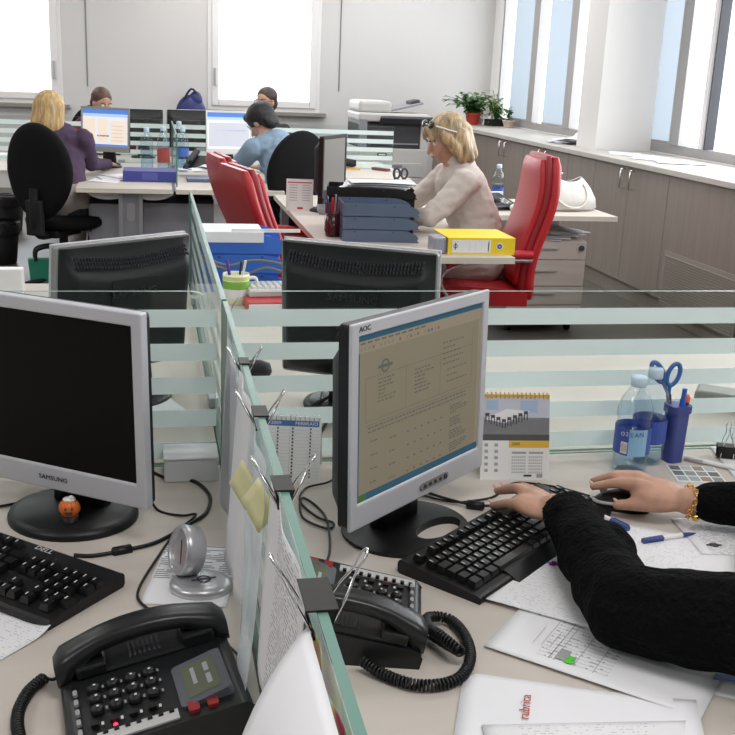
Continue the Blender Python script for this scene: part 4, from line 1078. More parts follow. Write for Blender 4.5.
# ================================================================ far half of the near pod
t = thing('mug', 'white mug with green bands holding pens beside the far divider', 'mug', (.268, 3.40, DZ), R(15))
b = MB(); b.lathe([(.040, 0), (.043, .004), (.044, .10), (.041, .10), (.039, .008), (0, .006)], WHITE, 28); b.obj('body', t)
b = MB(); b.lathe([(.0442, .052), (.0446, .078)], K('mug_green', (.22, .48, .06), .4), 28); b.lathe([(.0442, .080), (.0446, .094)], K('mug_lime', (.62, .70, .22), .4), 28); b.lathe([(.0442, .006), (.0444, .020)], K('mug_pale', (.70, .74, .45), .4), 28)
b.obj('green_band', t)
b = MB(); b.tube(smooth_path([(.043, 0, .082), (.068, 0, .080), (.075, 0, .052), (.066, 0, .026), (.043, 0, .020)], 5), .006, WHITE, 8); b.obj('handle', t)
for x, y, c, nm in ((-.02, .005, (.10, .03, .35), 'purple'), (.012, .01, (.02, .02, .02), 'black'), (.02, -.008, (.75, .75, .72), 'white')):
    A = Vector((.268 + x * .4, 3.40 + y * .4, DZ + .012)); Bv = Vector((.268 + x * 1.5, 3.40 + y * 1.4, DZ + .125 + abs(x)))
    b = MB(); b.cyl(A, Bv, .0055 if nm == 'purple' else .004, K('pen_' + nm, c, .4), seg=10)
    tag(b.obj('pen'), '%s pen standing in the green-banded mug' % nm, 'pen')
def letter_tray(name, label, loc, yaw, mt, w=.27, d=.34, h=.065, group=None, lip=True):
    """stackable tray, open to its front (-y); its long sides curve down to the front"""
    t = thing(name, label, 'tray', loc, yaw, group)
    b = MB(); b.b2(-w / 2, w / 2, -d / 2, d / 2, 0, .003, mt); b.obj('floor_plate', t)
    pr = [(-d / 2, 0), (-d / 2 + .01, .010)] + [(-d / 2 + .10 * (1 - math.cos(R(k * 15))), .010 + (h - .010) * math.sin(R(k * 15))) for k in range(1, 7)] + [(d / 2, h), (d / 2, 0)]
    for sx in (-1, 1):
        b = MB(); b.T = Tm((sx * w / 2, 0, 0)) @ Matrix.Rotation(R(90), 4, 'Z') @ Matrix.Rotation(R(90), 4, 'X'); b.prism(pr, -.0015, .0015, mt)
        b.b2(-.06, -.053, h - .012, h - .006, -.003, .003, INK) ; b.b2(d / 2 - .06, d / 2 - .053, h - .012, h - .006, -.003, .003, INK); b.obj('side', t)
    b = MB(); b.b2(-w / 2, w / 2, d / 2 - .003, d / 2, 0, h, mt); b.obj('back', t)
    return t
TRAYBLUE = K('tray_blue', (.04, .16, .62), .35); TRAYGREY = K('tray_smoke_blue', (.10, .14, .21), .3)
for i, nm in enumerate(('lowest', 'middle', 'topmost')):
    letter_tray('letter_tray', '%s bright blue letter tray beside the far glass divider' % nm, (.315, 3.69, DZ + i * .068), R(90), TRAYBLUE, w=.24, d=.30, group='bright blue letter trays')
b = MB(); b.box((0, 0, .018), (.22, .20, .036), PAPER); tag(b.obj('paper_stack', loc=(.265, 3.66, DZ + .141 + .035)), 'stack of white paper lying in the topmost bright blue tray', 'paper')
b = MB(); b.box((0, 0, 0), (.24, .005, .012), WHITE); tag(b.obj('ruler', loc=(.385, 3.58, DZ + .215), rot=(0, 0, R(3))), 'white ruler lying across the front of the topmost blue tray', 'ruler')
# pale keyboard standing on a red book behind the mug
b = MB(); b.box((0, 0, .016), (.30, .20, .032), RED); b.box((.0, .0, .016), (.296, .204, .022), PAPER); tag(b.obj('book', loc=(.44, 3.36, DZ), rot=(0, 0, R(3)), bevel=.002), 'red book under the pale keyboard behind the mug', 'book')
t = thing('pale_keyboard', 'pale grey keyboard lying on the red book behind the mug', 'keyboard', (.47, 3.42, DZ + .0325), R(4))
b = MB(); b.box((0, 0, .012), (.34, .15, .024), K('keyboard_grey', (.58, .58, .58), .5)); b.obj('case', t, bevel=.004)
for j in range(5):
    for i in range(15):
        b = None
        if (i, j) == (0, 0):
            kb = MB(); kb.add([(-.009, -.009, 0), (.009, -.009, 0), (.009, .009, 0), (-.009, .009, 0), (-.006, -.005, .008), (.006, -.005, .008), (.006, .008, .008), (-.006, .008, .008)], [(4, 5, 6, 7), (0, 1, 5, 4), (1, 2, 6, 5), (2, 3, 7, 6), (3, 0, 4, 7)], K('keycap_grey', (.66, .66, .66), .5)); o = kb.obj('key', t); KM = o.data
        else: o = bpy.data.objects.new('key', KM); COL.objects.link(o); o.parent = t
        o.location = (-.15 + i * .0205, -.055 + j * .0205, .024)
GCAB = K('cable_grey', (.16, .16, .16), .5)
cable('grey cables drooping in front of the blue trays', [(.15, 3.50, DZ + .13), (.22, 3.50, DZ + .10), (.30, 3.50, DZ + .075), (.38, 3.50, DZ + .10), (.46, 3.52, DZ + .07)], .005, GCAB)
cable('second grey cable looping across the blue trays', [(.15, 3.46, DZ + .15), (.24, 3.46, DZ + .115), (.33, 3.47, DZ + .13), (.42, 3.47, DZ + .12), (.50, 3.50, DZ + .08)], .005, GCAB)
cable('black cable from the monitor base seen through the glass screen', [(.24, 2.12, DZ + .004), (.30, 2.2, DZ + .008), (.40, 2.27, DZ + .03), (.45, 2.36, DZ + .03), (.36, 2.12, DZ + .004), (.30, 2.0, DZ + .004)], .004)
cable('black cable crossing behind the glass screen left of the lit monitor', [(.40, 2.36, DZ + .03), (.33, 2.10, DZ + .004), (.27, 2.00, DZ + .004), (.23, 2.05, DZ + .004), (.25, 2.2, DZ + .004)], .004)
b = MB(); b.lathe([(.045, 0), (.05, .01), (.045, .03), (.02, .04), (0, .042)], SOFTBLACK, 20, sq=.7); tag(b.obj('tape_dispenser', loc=(.245, 2.55, DZ)), 'small dark desk item behind the glass screen beside the divider', 'tape dispenser')
b = MB(); b.box((0, 0, .02), (.20, .08, .045), K('stapler_grey', (.18, .17, .16), .5)); tag(b.obj('pencil_case', loc=(1.40, 2.19, DZ), rot=(0, 0, R(-35)), bevel=.008), 'dark grey oblong case behind the glass screen at the right edge', 'case')
pen('grey pen lying behind the glass screen at the right edge', (1.22, 2.02, DZ + .006), (1.34, 2.03, DZ + .006), K('pale_grey', (.6, .6, .6), .5), METALGREY)
sheet('white printed sheet behind the glass screen left of the switched-off monitor corner', (-.02, 2.30), R(20), PR_F, w=.15, h=.21)
b = MB(); b.add([(-.10, -.04, 0), (.03, -.04, 0), (.03, .04, 0), (-.08, .04, 0), (-.055, -.02, .085), (.03, -.02, .085), (.03, .03, .085), (-.05, .03, .085)], [(3, 2, 1, 0), (4, 5, 6, 7), (0, 1, 5, 4), (1, 2, 6, 5), (2, 3, 7, 6), (3, 0, 4, 7)], WHITE)
tag(b.obj('plastic_stand', loc=(-.455, 3.55, DZ), bevel=.003), 'white wedge-shaped stand behind the left monitors', 'stand')
t = thing('shopping_bag', 'green bag with black handles standing on the floor left of the dark monitor back', 'bag', (-.66, 6.95, 0), R(10))
t.scale = (.75, .75, .75)
b = MB(); b.add([(-.16, -.07, 0), (.16, -.07, 0), (.16, .07, 0), (-.16, .07, 0), (-.18, -.05, .30), (.18, -.05, .30), (.18, .05, .30), (-.18, .05, .30)], [(3, 2, 1, 0), (4, 5, 6, 7), (0, 1, 5, 4), (1, 2, 6, 5), (2, 3, 7, 6), (3, 0, 4, 7)], K('bag_green', (.01, .22, .13), .6)); b.obj('body', t)
for sy in (-.05, .05):
    b = MB(); b.tube(smooth_path([(-.12, sy, .29), (-.11, sy, .38), (0, sy, .41), (.11, sy, .38), (.12, sy, .29)], 5), .016, SOFTBLACK, 8); b.obj('handle', t)

# ================================================================ pod of the woman in the beige jacket
P = [(.74, 4.29), (1.56, 4.29), (1.58, 5.25)] + [(2.0 - .42 * math.cos(R(k * 15)), 5.26 + .42 * math.sin(R(k * 15))) for k in range(1, 7)] + [(2.68, 5.68), (2.68, 6.48), (.74, 6.48)]
desk('desk', 'pale desk under the yellow binder and grey trays where the beige jacket woman works', P, [(.80, 4.45, .05, .05), (1.15, 4.9, .05, .05), (2.45, 6.40, .3, .05), (.80, 6.4, .05, .05)], loc=(1.2, 5.4))
t = thing('drawer_pedestal', 'pale wood drawer unit under the side of the beige jacket woman desk, papers on top', 'drawers', (2.30, 6.03, 0), 0)
b = MB(); b.b2(-.24, .24, -.25, .25, .06, .56, PEDWOOD); b.obj('body', t)
for i, (z0, z1) in enumerate(((.45, .555), (.29, .445), (.175, .285), (.065, .17))):
    b = MB(); b.b2(-.238, .238, -.268, -.25, z0, z1, PEDWOOD); d = b.obj('drawer', t, bevel=.002)
    if i < 3: b = MB(); zz = (z0 + z1) / 2 + .01; b.b2(-.16, .06, -.280, -.268, zz, zz + .008, ALU); b.obj('handle', d)
b = MB(); b.T = Tm((.205, -.268, .52), (R(90), 0, 0)); b.cyl((0, 0, 0), (0, 0, .012), .016, INK, seg=16); b.obj('lock', t)
for sx in (-.19, .19):
    for sy in (-.19, .19):
        b = MB(); b.cyl((sx - .012, sy, .03), (sx + .012, sy, .03), .03, SOFTBLACK, seg=12); b.obj('castor', t)
for i in range(5):
    sheet('loose grey papers lying on the pale drawer unit', (2.33 + .02 * i, 5.98 + .01 * i, ), R(12 * i - 30), PAPER if i % 2 else PR_F, w=.30, h=.38, z=.562 + .008 * i, wav=.003, group='papers on the drawer unit')
for i in range(3):
    letter_tray('letter_tray', '%s smoky blue-grey letter tray in front of the black tray' % ('lowest', 'middle', 'topmost')[i], (1.045, 4.80, DZ + i * .060), R(90 - 4), TRAYGREY, w=.25, d=.36, h=.056, group='smoky letter trays')
t = letter_tray('letter_tray', 'black tray full of white papers behind the smoky trays', (1.07, 5.08, DZ + .171), R(90 - 12), SOFTBLACK, w=.24, d=.44, h=.045)
b = MB(); b.b2(-.21, .21, -.11, .11, .0, .17, SOFTBLACK); tag(b.obj('document_box', loc=(1.07, 5.08, DZ), rot=(0, 0, R(-12))), 'black box under the black tray of papers', 'box')
for i in range(4): sheet('white papers lying in the black tray', (1.08 + .012 * i, 5.08), R(78 + 5 * (i - 1)), PAPER, w=.20, h=.33, z=DZ + .205 + i * .010, wav=.004, group='papers in the black tray')
# yellow lever-arch binder
t = thing('ring_binder', 'yellow lever-arch binder lying at the near end of the desk, spine to the camera', 'binder', (1.425, 4.48, DZ), R(0))
t.scale = (.94, .94, .94)
b = MB(); b.b2(-.165, .165, -.125, -.122, 0, .078, YELLOW); b.obj('spine', t)
b = MB(); b.b2(-.165, .165, -.122, .16, .076, .079, YELLOW); b.b2(-.165, .165, -.122, .16, 0, .003, YELLOW); b.obj('cover', t)
b = MB(); b.b2(-.15, .15, -.09, .155, .004, .07, PAPER); b.obj('pages', t)
b = MB(); b.T = Tm((0, -.1252, .04), (R(90), 0, 0)); b.rects([(-.145, -.031, .045, .031, WHITE), (-.06, -.022, -.0592, .02, GREYINK), (-.03, -.022, -.0292, .02, GREYINK), (0, -.022, .0008, .02, GREYINK), (.032, -.024, .037, .022, GREYINK)], .0004)
o_ = b.T.copy(); b.T = o_ @ Tm((-.128, 0, .0006), (0, 0, R(90))); emblem(b, .010, INK, .0006); b.T = o_; b.obj('label', t)
b = MB(); b.T = Tm((.088, -.1252, .04), (R(90), 0, 0)); b.prism(circ(.017, 20), 0, .002, WHITE); b.prism(circ(.012, 18), .002, .003, NAVY); b.prism(circ(.006, 14), .003, .0035, GREYINK); b.obj('finger_ring', t)
b = MB(); b.b2(-.03, .03, -.05, .05, 0, .075, K('clear_block', (.35, .36, .42), .15)); tag(b.obj('tape_holder', loc=(1.235, 4.42, DZ), bevel=.01), 'grey translucent block at the left end of the yellow binder', 'tape holder')
# monitor seen from the side
monitor('dark monitor turned to the side at the beige jacket woman desk', (.99, 5.72, DZ + .09), R(60), 0, face=BLACK, wid=.37, hgt=.33, on=lambda b, x0, x1, y0, y1: b.b2(x0, x1, y0, y1, -.006, -.004, K('screen_grey_reflection', (.20, .19, .18), .35)), base_r=(.10, .10), base_dy=.04)  # grey reflection on this screen is painted as its base colour
# calendars and pots
def grid_face(b, w, h, top=RED):
    rs = [(-w / 2 + .008, h - .022, w / 2 - .008, h - .016, top), (-.012, .008, .02, .02, RED)]
    for q in (-1, 1):
        for i in range(7): rs.append((q * w * .24 - .022, h - .035 - i * .014, q * w * .24 + .022, h - .032 - i * .014, GREYINK))
    b.rects(rs, .0004)
desk_calendar('tent_calendar', 'white tent calendar beside the round clip dish on the visitor side of the desk', (.80, 5.74, DZ), R(-8), .15, .175, grid_face, back=.12, ring=False, tilt=14)
desk_calendar('tent_calendar', 'low white calendar with blue headings behind the black paper tray', (1.19, 5.75, DZ), R(0), .19, .12, lambda b, w, h: b.rects([(-w / 2 + .01 + k * .06, h - .03, -w / 2 + .055 + k * .06, h - .018, CALB) for k in range(3)] + [(-w / 2 + .01 + k * .06, h - .045 - j * .012, -w / 2 + .055 + k * .06, h - .043 - j * .012, GREYINK) for k in range(3) for j in range(5)], .0004), ring=False)
t = thing('clip_dish', 'small grey clip dish right of the white tent calendar', 'dish', (.92, 5.62, DZ)); b = MB(); b.lathe([(.03, 0), (.038, .02), (.042, .05), (.036, .045), (0, .03)], METALGREY, 20); b.obj('dish', t)
b = MB(); b.b2(-.05, .05, -.04, .04, 0, .012, K('pad_grey', (.5, .5, .52), .6)); tag(b.obj('note_pad', loc=(.98, 5.35, DZ), rot=(0, 0, R(-20))), 'pale note pad lying in front of the side-turned monitor', 'pad')
t = thing('pen_cup', 'dark red translucent pen cup at the left end of the smoky trays', 'pen cup', (.84, 4.85, DZ)); b = MB(); b.lathe([(.036, 0), (.038, .01), (.040, .11), (.037, .11), (.034, .01), (0, .01)], K('cup_maroon', (.05, .008, .012), .2), 20); b.obj('cup', t)
for k in range(4):
    b = MB(); a = k * 1.6; b.cyl((.84 + .01 * math.cos(a), 4.85 + .01 * math.sin(a), DZ + .015), (.84 + .034 * math.cos(a), 4.85 + .034 * math.sin(a), DZ + .17 + .01 * k), .005, [INK, RED, NAVY, SILVERD][k], seg=8); tag(b.obj('pen'), '%s pen in the dark red cup' % ['black', 'red', 'navy', 'grey'][k], 'pen')
t = thing('red_notebook', 'small red and white packet leaning at the black tray', 'packet', (.88, 5.02, DZ), R(-20)); b = MB(); b.b2(-.05, .05, -.02, .02, 0, .14, K('packet_red', (.16, .035, .03), .5)); b.obj('packet', t)
t = thing('scissor_pot', 'dark blue pot with black scissors behind the black paper tray', 'pen pot', (1.48, 6.27, DZ)); b = MB(); b.lathe([(.04, 0), (.042, .05), (.038, .05), (.036, .005), (0, .005)], NAVY, 18); b.obj('pot', t)
t = thing('scissors', 'black-handled scissors standing in the dark blue pot', 'scissors', (1.495, 6.27, DZ + .012))
for sx in (-1, 1):
    b = MB(); b.tube([(sx * .024 + .02 * math.cos(q), 0, .155 + .030 * math.sin(q)) for q in [2 * math.pi * k / 12 for k in range(12)]], .007, INK, 8, closed=True); b.tube([(sx * .016, 0, .128), (0, 0, .07), (-sx * .006, 0, 0)], .004, INK, 6); b.obj('handle', t)
b = MB(); b.cyl((1.465, 6.27, DZ + .012), (1.455, 6.27, DZ + .20), .006, INK, seg=8); tag(b.obj('pen'), 'black pen standing beside the black-handled scissors', 'pen')
# side desk: bag, bottle, telephone clutter
bottle('water bottle with a pale blue label on the side desk before the cupboards', (2.12, 6.25, DZ), 0, h=.24, r=.037, lab=(.055, .10), level=.12, small=True)
t = thing('desk_telephone', 'dark telephone with a pale back on the side desk left of the water bottle', 'telephone', (2.02, 5.98, DZ), R(20))
b = MB(); b.add([(-.10, -.1, 0), (.10, -.1, 0), (.10, .1, 0), (-.10, .1, 0), (-.10, -.1, .03), (.10, -.1, .03), (.10, .1, .085), (-.10, .1, .085)], [(3, 2, 1, 0), (4, 5, 6, 7), (0, 1, 5, 4), (1, 2, 6, 5), (2, 3, 7, 6), (3, 0, 4, 7)], PHONE); b.obj('body', t, bevel=.008)
b = MB(); b.T = Tm((-.06, 0, .085), (R(15), 0, 0)); b.box((0, 0, 0), (.045, .21, .03), PHONE); b.obj('handset', t, bevel=.012)
b = MB(); b.T = Tm((.04, -.1, .031), (R(15.5), 0, 0)); 
for i in range(3):
    for j in range(4): b.box((-.03 + i * .022, .03 + j * .022, .002), (.013, .013, .005), KEYEDGE if (i + j) % 2 else METALGREY)
b.obj('keypad', t)
b = MB(); b.box((0, 0, .04), (.16, .02, .08), K('pale_grey', (.6, .6, .6), .5)); tag(b.obj('desk_stand', loc=(2.06, 6.18, DZ), rot=(0, 0, R(15)), bevel=.008), 'pale upright holder behind the dark telephone', 'stand')
r = random.Random(9)
for k in range(5):
    b = MB(); b.ball((0, 0, .022), (.04, .03, .022), [WHITE, INK, PAPER, INK, SOFTBLACK][k], 12, 6, rot=(0, 0, r.uniform(0, 3))); b.box((.02, .01, .02), (.05, .03, .02), [PAPER, INK, WHITE, SOFTBLACK, INK][k], rot=(.2, .3, k))
    tag(b.obj('desk_clutter', loc=(2.10 + .055 * k, 5.86 + .05 * (k % 3), DZ)), '%s bundle on the side desk, %s' % (['white', 'black', 'pale paper', 'dark', 'black rounded'][k], ['first from the phone', 'second from the phone', 'in the middle', 'second from the chair', 'nearest the red chair'][k]), 'clutter')
t = thing('handbag', 'white leather handbag on the right end of the side desk', 'bag', (2.47, 5.98, DZ), R(8))
BAG = K('bag_white', (.68, .65, .61), .45, bump=((14, 14, 14), .35))
b = MB(); n = 26; vs = []; fs = []
lv = [(0, .17, .085), (.02, .195, .10), (.07, .185, .10), (.13, .145, .075), (.17, .105, .045), (.185, .085, .030)]
for z, a, c in lv:
    for k in range(n):
        q = 2 * math.pi * k / n; vs.append((a * math.copysign(abs(math.cos(q)) ** .8, math.cos(q)), c * math.copysign(abs(math.sin(q)) ** .8, math.sin(q)), z + .014 * math.cos(2 * q) * (z / .18) ** 2))
for i in range(len(lv) - 1):
    for k in range(n): fs.append((i * n + k, i * n + (k + 1) % n, (i + 1) * n + (k + 1) % n, (i + 1) * n + k))
b.add(vs, fs, BAG, True); b.add(vs[:n], [tuple(range(n))[::-1]], BAG); b.obj('body', t, solid=.004)
b = MB(); b.ball((0, 0, .165), (.075, .024, .010), INK, 14, 6); b.obj('dark_opening', t)
for sy in (-1, 1):
    b = MB(); b.tube(smooth_path([(-.10, sy * .06, .155), (-.135, sy * .085, .10), (-.06, sy * .115, .035), (.04, sy * .112, .03), (.09, sy * .09, .09), (.08, sy * .05, .16)], 6), .007, BAG, 8); b.obj('strap', t)
b = MB(); b.tube(smooth_path([(-.13, -.02, .15), (-.10, 0, .20), (-.04, .0, .22)], 4), .006, BAG, 6); b.obj('loop', t)

# ================================================================ back pod
Y0 = 8.40
desk('desk', 'pale desk of the person in the pale blue sweater before the far glass screen', wave(1, Y0, -1), [(.62, 6.95, .05, .05), (1.8, 8.0, .05, .5), (.3, 8.3, .05, .05)], loc=(.6, 7.6))
PL = [(-(x - .268) if x > 1 or x < .2 else -(x - .268) + .10, y) for x, y in wave(1, Y0, -1)]
deskb = desk('desk', 'pale desk of the blonde woman with the navy box file before the far glass screen', PL, [(-1.5, 8.0, .05, .5), (-.1, 8.3, .05, .05)], loc=(-.3, 7.6))
desk('desk', 'pale desk beyond the far glass screen, left of the divider line', [(-1.6, 8.42), (.12, 8.42), (.12, 9.05), (-1.6, 9.05)], [(-1.5, 8.7, .05, .4), (.05, 8.9, .05, .05)], loc=(-.7, 8.7))
desk('desk', 'pale desk beyond the far glass screen, below the middle window', [(.15, 8.42), (1.95, 8.42), (1.95, 9.05), (.15, 9.05)], [(1.85, 8.7, .05, .4), (.22, 8.9, .05, .05)], loc=(1.0, 8.7))
b = MB(); b.b2(-.07, .07, -.03, .03, .0, .69, METALGREY)
for x in (-.062, .062): b.b2(x - .012, x + .012, -.042, .03, .02, .69, ALU)
b.prism(rrect(.05, .12, .02, 4, 0, 0), -.001, .001, ALU)
t = deskb; OFF = Vector((-.135 + .3, 6.78 - 7.6, 0))
for i_, v_ in enumerate(b.v): b.v[i_] = v_ + OFF
b.obj('leg', t)
b = MB(); b.T = Matrix.Translation(OFF) @ Tm((0, -.032, .56), (R(90), 0, 0)); b.prism(rrect(.05, .11, .02, 4), -.004, .006, ALU); b.obj('cover_plate', t)
for dx in (-1, 1):
    b = MB(); b.T = Matrix.Translation(OFF) @ Tm((dx * .14, -.02, .692), (R(90), 0, 0)); b.prism([(-.13, 0), (.13, 0)] + [(.13 * math.cos(R(180 * k / 12)), -.055 * math.sin(R(180 * k / 12))) for k in range(13)], -.004, .004, WHITE); b.obj('bracket', t)
def pedestal(label, loc, wd, dp, h=.6):
    t = thing('drawer_pedestal', label, 'drawers', (loc[0], loc[1], 0), 0)
    b = MB(); b.b2(-wd / 2, wd / 2, -dp / 2, dp / 2, .05, h, GREYPANEL); b.b2(-wd / 2, wd / 2, -dp / 2, dp / 2, h, h + .03, SOFTBLACK); b.obj('body', t, bevel=.003)
    for k in range(3):
        b = MB(); b.b2(-wd / 2 - .014, -wd / 2, -dp / 2 + .01, dp / 2 - .01, .07 + k * .175, .235 + k * .175, GREYPANEL); d = b.obj('drawer', t)
        b = MB(); b.b2(-wd / 2 - .032, -wd / 2 - .014, -.05, .05, .20 + k * .175, .215 + k * .175, ALU); b.obj('handle', d)
    b = MB(); b.b2(-wd / 2 + .02, wd / 2 - .02, -dp / 2 + .02, dp / 2 - .02, 0, .05, SOFTBLACK); b.obj('plinth', t)
pedestal('grey drawer unit under the desk beside the blonde woman', (-.29, 7.13), .20, .42, .59)
pedestal('grey drawer unit under the back desks right of the leg column', (.17, 7.2), .46, .42, .59)
glass_screen('long far glass screen with frosted bands in front of the back windows', (-1.7, Y0 + .005), (.14, Y0 + .005), DZ, 1.057)
glass_screen('far glass screen with frosted bands reaching right to the copier', (.17, Y0 + .005), (1.93, Y0 + .005), DZ, 1.057)
glass_screen('far glass divider standing between the water bottles on the back desks', (.155, 6.80), (.155, 8.38), DZ, 1.05, bands=False)
BLU_S = K('screen_blue', (.08, .18, .5), 1, spec=0, emit=.6); WHT_S = K('screen_white', (.62, .63, .68), 1, spec=0, emit=.52); BEI_S = K('screen_cream', (.66, .57, .48), 1, spec=0, emit=.55); PBL_S = K('screen_pale_blue', (.36, .5, .72), 1, spec=0, emit=.5)
def web(cols):
    def f(b, x0, x1, y0, y1):
        b.b2(x0, x1, y0, y1, -.006, -.004, WHT_S); W, H = x1 - x0, y1 - y0
        rs = [(x0, y1 - .12 * H, x1, y1, BLU_S), (x0, y1 - .20 * H, x1, y1 - .12 * H, PBL_S)]
        if cols:
            rs += [(x0, y0, x1, y0 + .05 * H, BLU_S), (x0 + .02 * W, y0 + .1 * H, x0 + .28 * W, y0 + .75 * H, BEI_S), (x0 + .34 * W, y0 + .1 * H, x0 + .56 * W, y0 + .75 * H, BEI_S), (x0 + .62 * W, y0 + .1 * H, x0 + .97 * W, y0 + .70 * H, BEI_S), (x0 + .32 * W, y0 + .26 * H, x0 + .58 * W, y0 + .30 * H, DOCLINE)]
            for k in range(5): rs.append((x0 + .64 * W, y0 + (.15 + k * .1) * H, x0 + .9 * W, y0 + (.16 + k * .1) * H, DOCLINE))
        else:
            rs += [(x0 + .03 * W, y0 + .06 * H, x0 + .97 * W, y0 + .72 * H, K('screen_grey', (.46, .47, .52), 1, spec=0, emit=.5)), (x0 + .15 * W, y0 + .50 * H, x0 + .9 * W, y0 + .52 * H, BLU_S)]
        b.rects([(a, c, d, e, mt) for a, c, d, e, mt in rs], -.0036)
    return f
monitor('lit monitor with a cream and blue page facing the blonde woman', (-.335, 7.95, DZ + .115), R(-20), R(4), on=web(True), base_r=(.1, .09), wid=.37, hgt=.32, bez=.014, face=K('silver_dim', (.33, .33, .33), .4, .2))
monitor('lit monitor with a white and blue page beside the person in pale blue', (.575, 8.02, DZ + .115), R(8), R(3), on=web(False), base_r=(.1, .09), wid=.35, hgt=.32, bez=.012, face=WHITE)
monitor('black monitor back showing over the far screen, right of the brown-haired woman', (-.075, 8.95, DZ + .09), R(180 + 8), 0, base_r=(.1, .09), wid=.34, hgt=.30)
monitor('black monitor back over the far screen, left of the middle window', (.30, 8.97, DZ + .085), R(180 + 12), 0, base_r=(.1, .09), wid=.36, hgt=.31)
monitor('black monitor back over the far screen, below the middle window', (.52, 9.10, DZ + .075), R(180 - 10), 0, base_r=(.1, .09), wid=.33, hgt=.305)
bottle('large clear water bottle right of the blonde woman monitor', (-.035, 7.90, DZ), 0, h=.30, r=.046, lab=(.07, .07), level=.14, small=True, labm=PETCLEAR)
bottle('large bottle with a red and white label next to the far divider', (.085, 7.95, DZ), 0, h=.31, r=.046, lab=(.05, .15), level=.1, small=True, labm=K('label_red', (.45, .08, .07), .45))
bottle('large water bottle with a blue label right of the far divider', (.222, 7.80, DZ), 0, h=.32, r=.043, lab=(.11, .17), level=.16, small=True, labm=K('label_mid_blue', (.07, .16, .5), .45))
bottle('tall clear bottle behind the blue-labelled one at the far divider', (.205, 8.15, DZ), 0, h=.34, r=.043, lab=(.11, .11), level=.1, small=True, labm=PETCLEAR)
b = MB(); b.box((0, 0, .035), (.345, .27, .07), K('box_file_navy', (.05, .06, .27), .5)); b.box((.0, -.136, .035), (.10, .003, .05), K('file_label', (.09, .10, .36), .5)); tag(b.obj('box_file', loc=(-.015, 7.18, DZ), bevel=.012), 'flat navy box file on the back desk in front of the bottles', 'box file')
b = MB(); b.box((0, 0, .012), (.34, .22, .024), K('file_grey_blue', (.12, .15, .24), .5)); tag(b.obj('folder', loc=(.40, 7.2, DZ), bevel=.004), 'dark blue folder right of the far divider', 'folder')
for i in range(3): sheet('crumpled white papers right of the far divider', (.27 + .06 * i, 7.50 - .12 * (i % 2)), R(25 * i), PAPER, w=.18, h=.14, z=DZ + .03 + .012 * i, wav=.012, group='crumpled papers on the back desk')
for i in range(3): sheet('white papers beside the blonde woman arm', (-.30 + .05 * i, 7.10 + .12 * i), R(20 * i - 10), PAPER, w=.2, h=.26, z=Z + .002 * i, wav=.002, group='papers by the blonde woman')
t = thing('desk_telephone', 'black telephone in the shade right of the far divider', 'telephone', (.36, 7.98, DZ), R(-20))
b = MB(); b.add([(-.11, -.1, 0), (.11, -.1, 0), (.11, .1, 0), (-.11, .1, 0), (-.11, -.1, .03), (.11, -.1, .03), (.11, .1, .10), (-.11, .1, .10)], [(3, 2, 1, 0), (4, 5, 6, 7), (0, 1, 5, 4), (1, 2, 6, 5), (2, 3, 7, 6), (3, 0, 4, 7)], SOFTBLACK); b.obj('body', t, bevel=.01)
b = MB(); b.T = Tm((-.06, 0, .095), (R(18), 0, 0)); b.box((0, 0, 0), (.05, .22, .03), SOFTBLACK); b.obj('handset', t, bevel=.012)
b = MB(); b.ball((0, 0, .018), (.05, .03, .018), INK, 14, 8); tag(b.obj('computer_mouse', loc=(-.275, 8.03, DZ)), 'dark mouse under the blonde woman hand', 'mouse')
# things on the right wing, seen past the side-turned monitor
b = MB(); b.box((0, 0, .006), (.17, .09, .012), K('pad_yellow', (.75, .45, .08), .6)); tag(b.obj('note_pad', loc=(1.55, 8.28, DZ), rot=(0, 0, R(-6))), 'orange-yellow pad on the desk wing left of the copier', 'pad')
b = MB(); b.box((0, 0, .012), (.05, .16, .02), K('pad_maroon', (.20, .06, .05), .5)); tag(b.obj('spectacle_case', loc=(1.80, 8.24, DZ), rot=(0, 0, R(35))), 'dark red case on the desk wing left of the copier', 'case')
b = MB(); b.grid(lambda u, v: (-.14 + .28 * u, .07 * v, .11 * math.sin(math.pi * (.15 + .75 * v)) * (1 - .4 * u) ), 10, 8, SOFTBLACK); tag(b.obj('desk_telephone', loc=(1.46, 8.26, DZ), solid=.02), 'black curved telephone on the desk wing behind the orange pad', 'telephone')
b = MB(); b.box((0, 0, .008), (.09, .05, .016), WHITE); tag(b.obj('card_box', loc=(1.92, 8.25, DZ)), 'small white box at the end of the desk wing', 'box')
# blue bag on the back window ledge side
t = thing('gym_bag', 'dark blue soft bag hanging beside the middle back window', 'bag', (.43, 11.84, .72), 0)
b = MB(); b.ball((0, 0, .22), (.17, .11, .22), K('bag_blue', (.012, .02, .12), .5, bump=((18, 18, 18), .5)), 18, 12); b.ball((.05, -.02, .38), (.075, .06, .10), K('bag_blue', (.012, .02, .12), .5), 14, 8); b.obj('body', t)
b = MB(); b.tube(smooth_path([(-.12, -.05, .30), (0, -.06, .50), (.10, -.05, .38)], 5), .012, K('bag_strap', (.01, .012, .06), .6), 8); b.obj('strap', t)
b = MB(); b.b2(.0, 1.0, 11.62, 12.04, 0, .71, K('low_cabinet_grey', (.33, .33, .34), .6)); b.b2(-.01, 1.01, 11.60, 12.04, .71, .722, WHITE); tag(b.obj('low_cabinet'), 'low grey cabinet below the middle back window', 'cabinet')
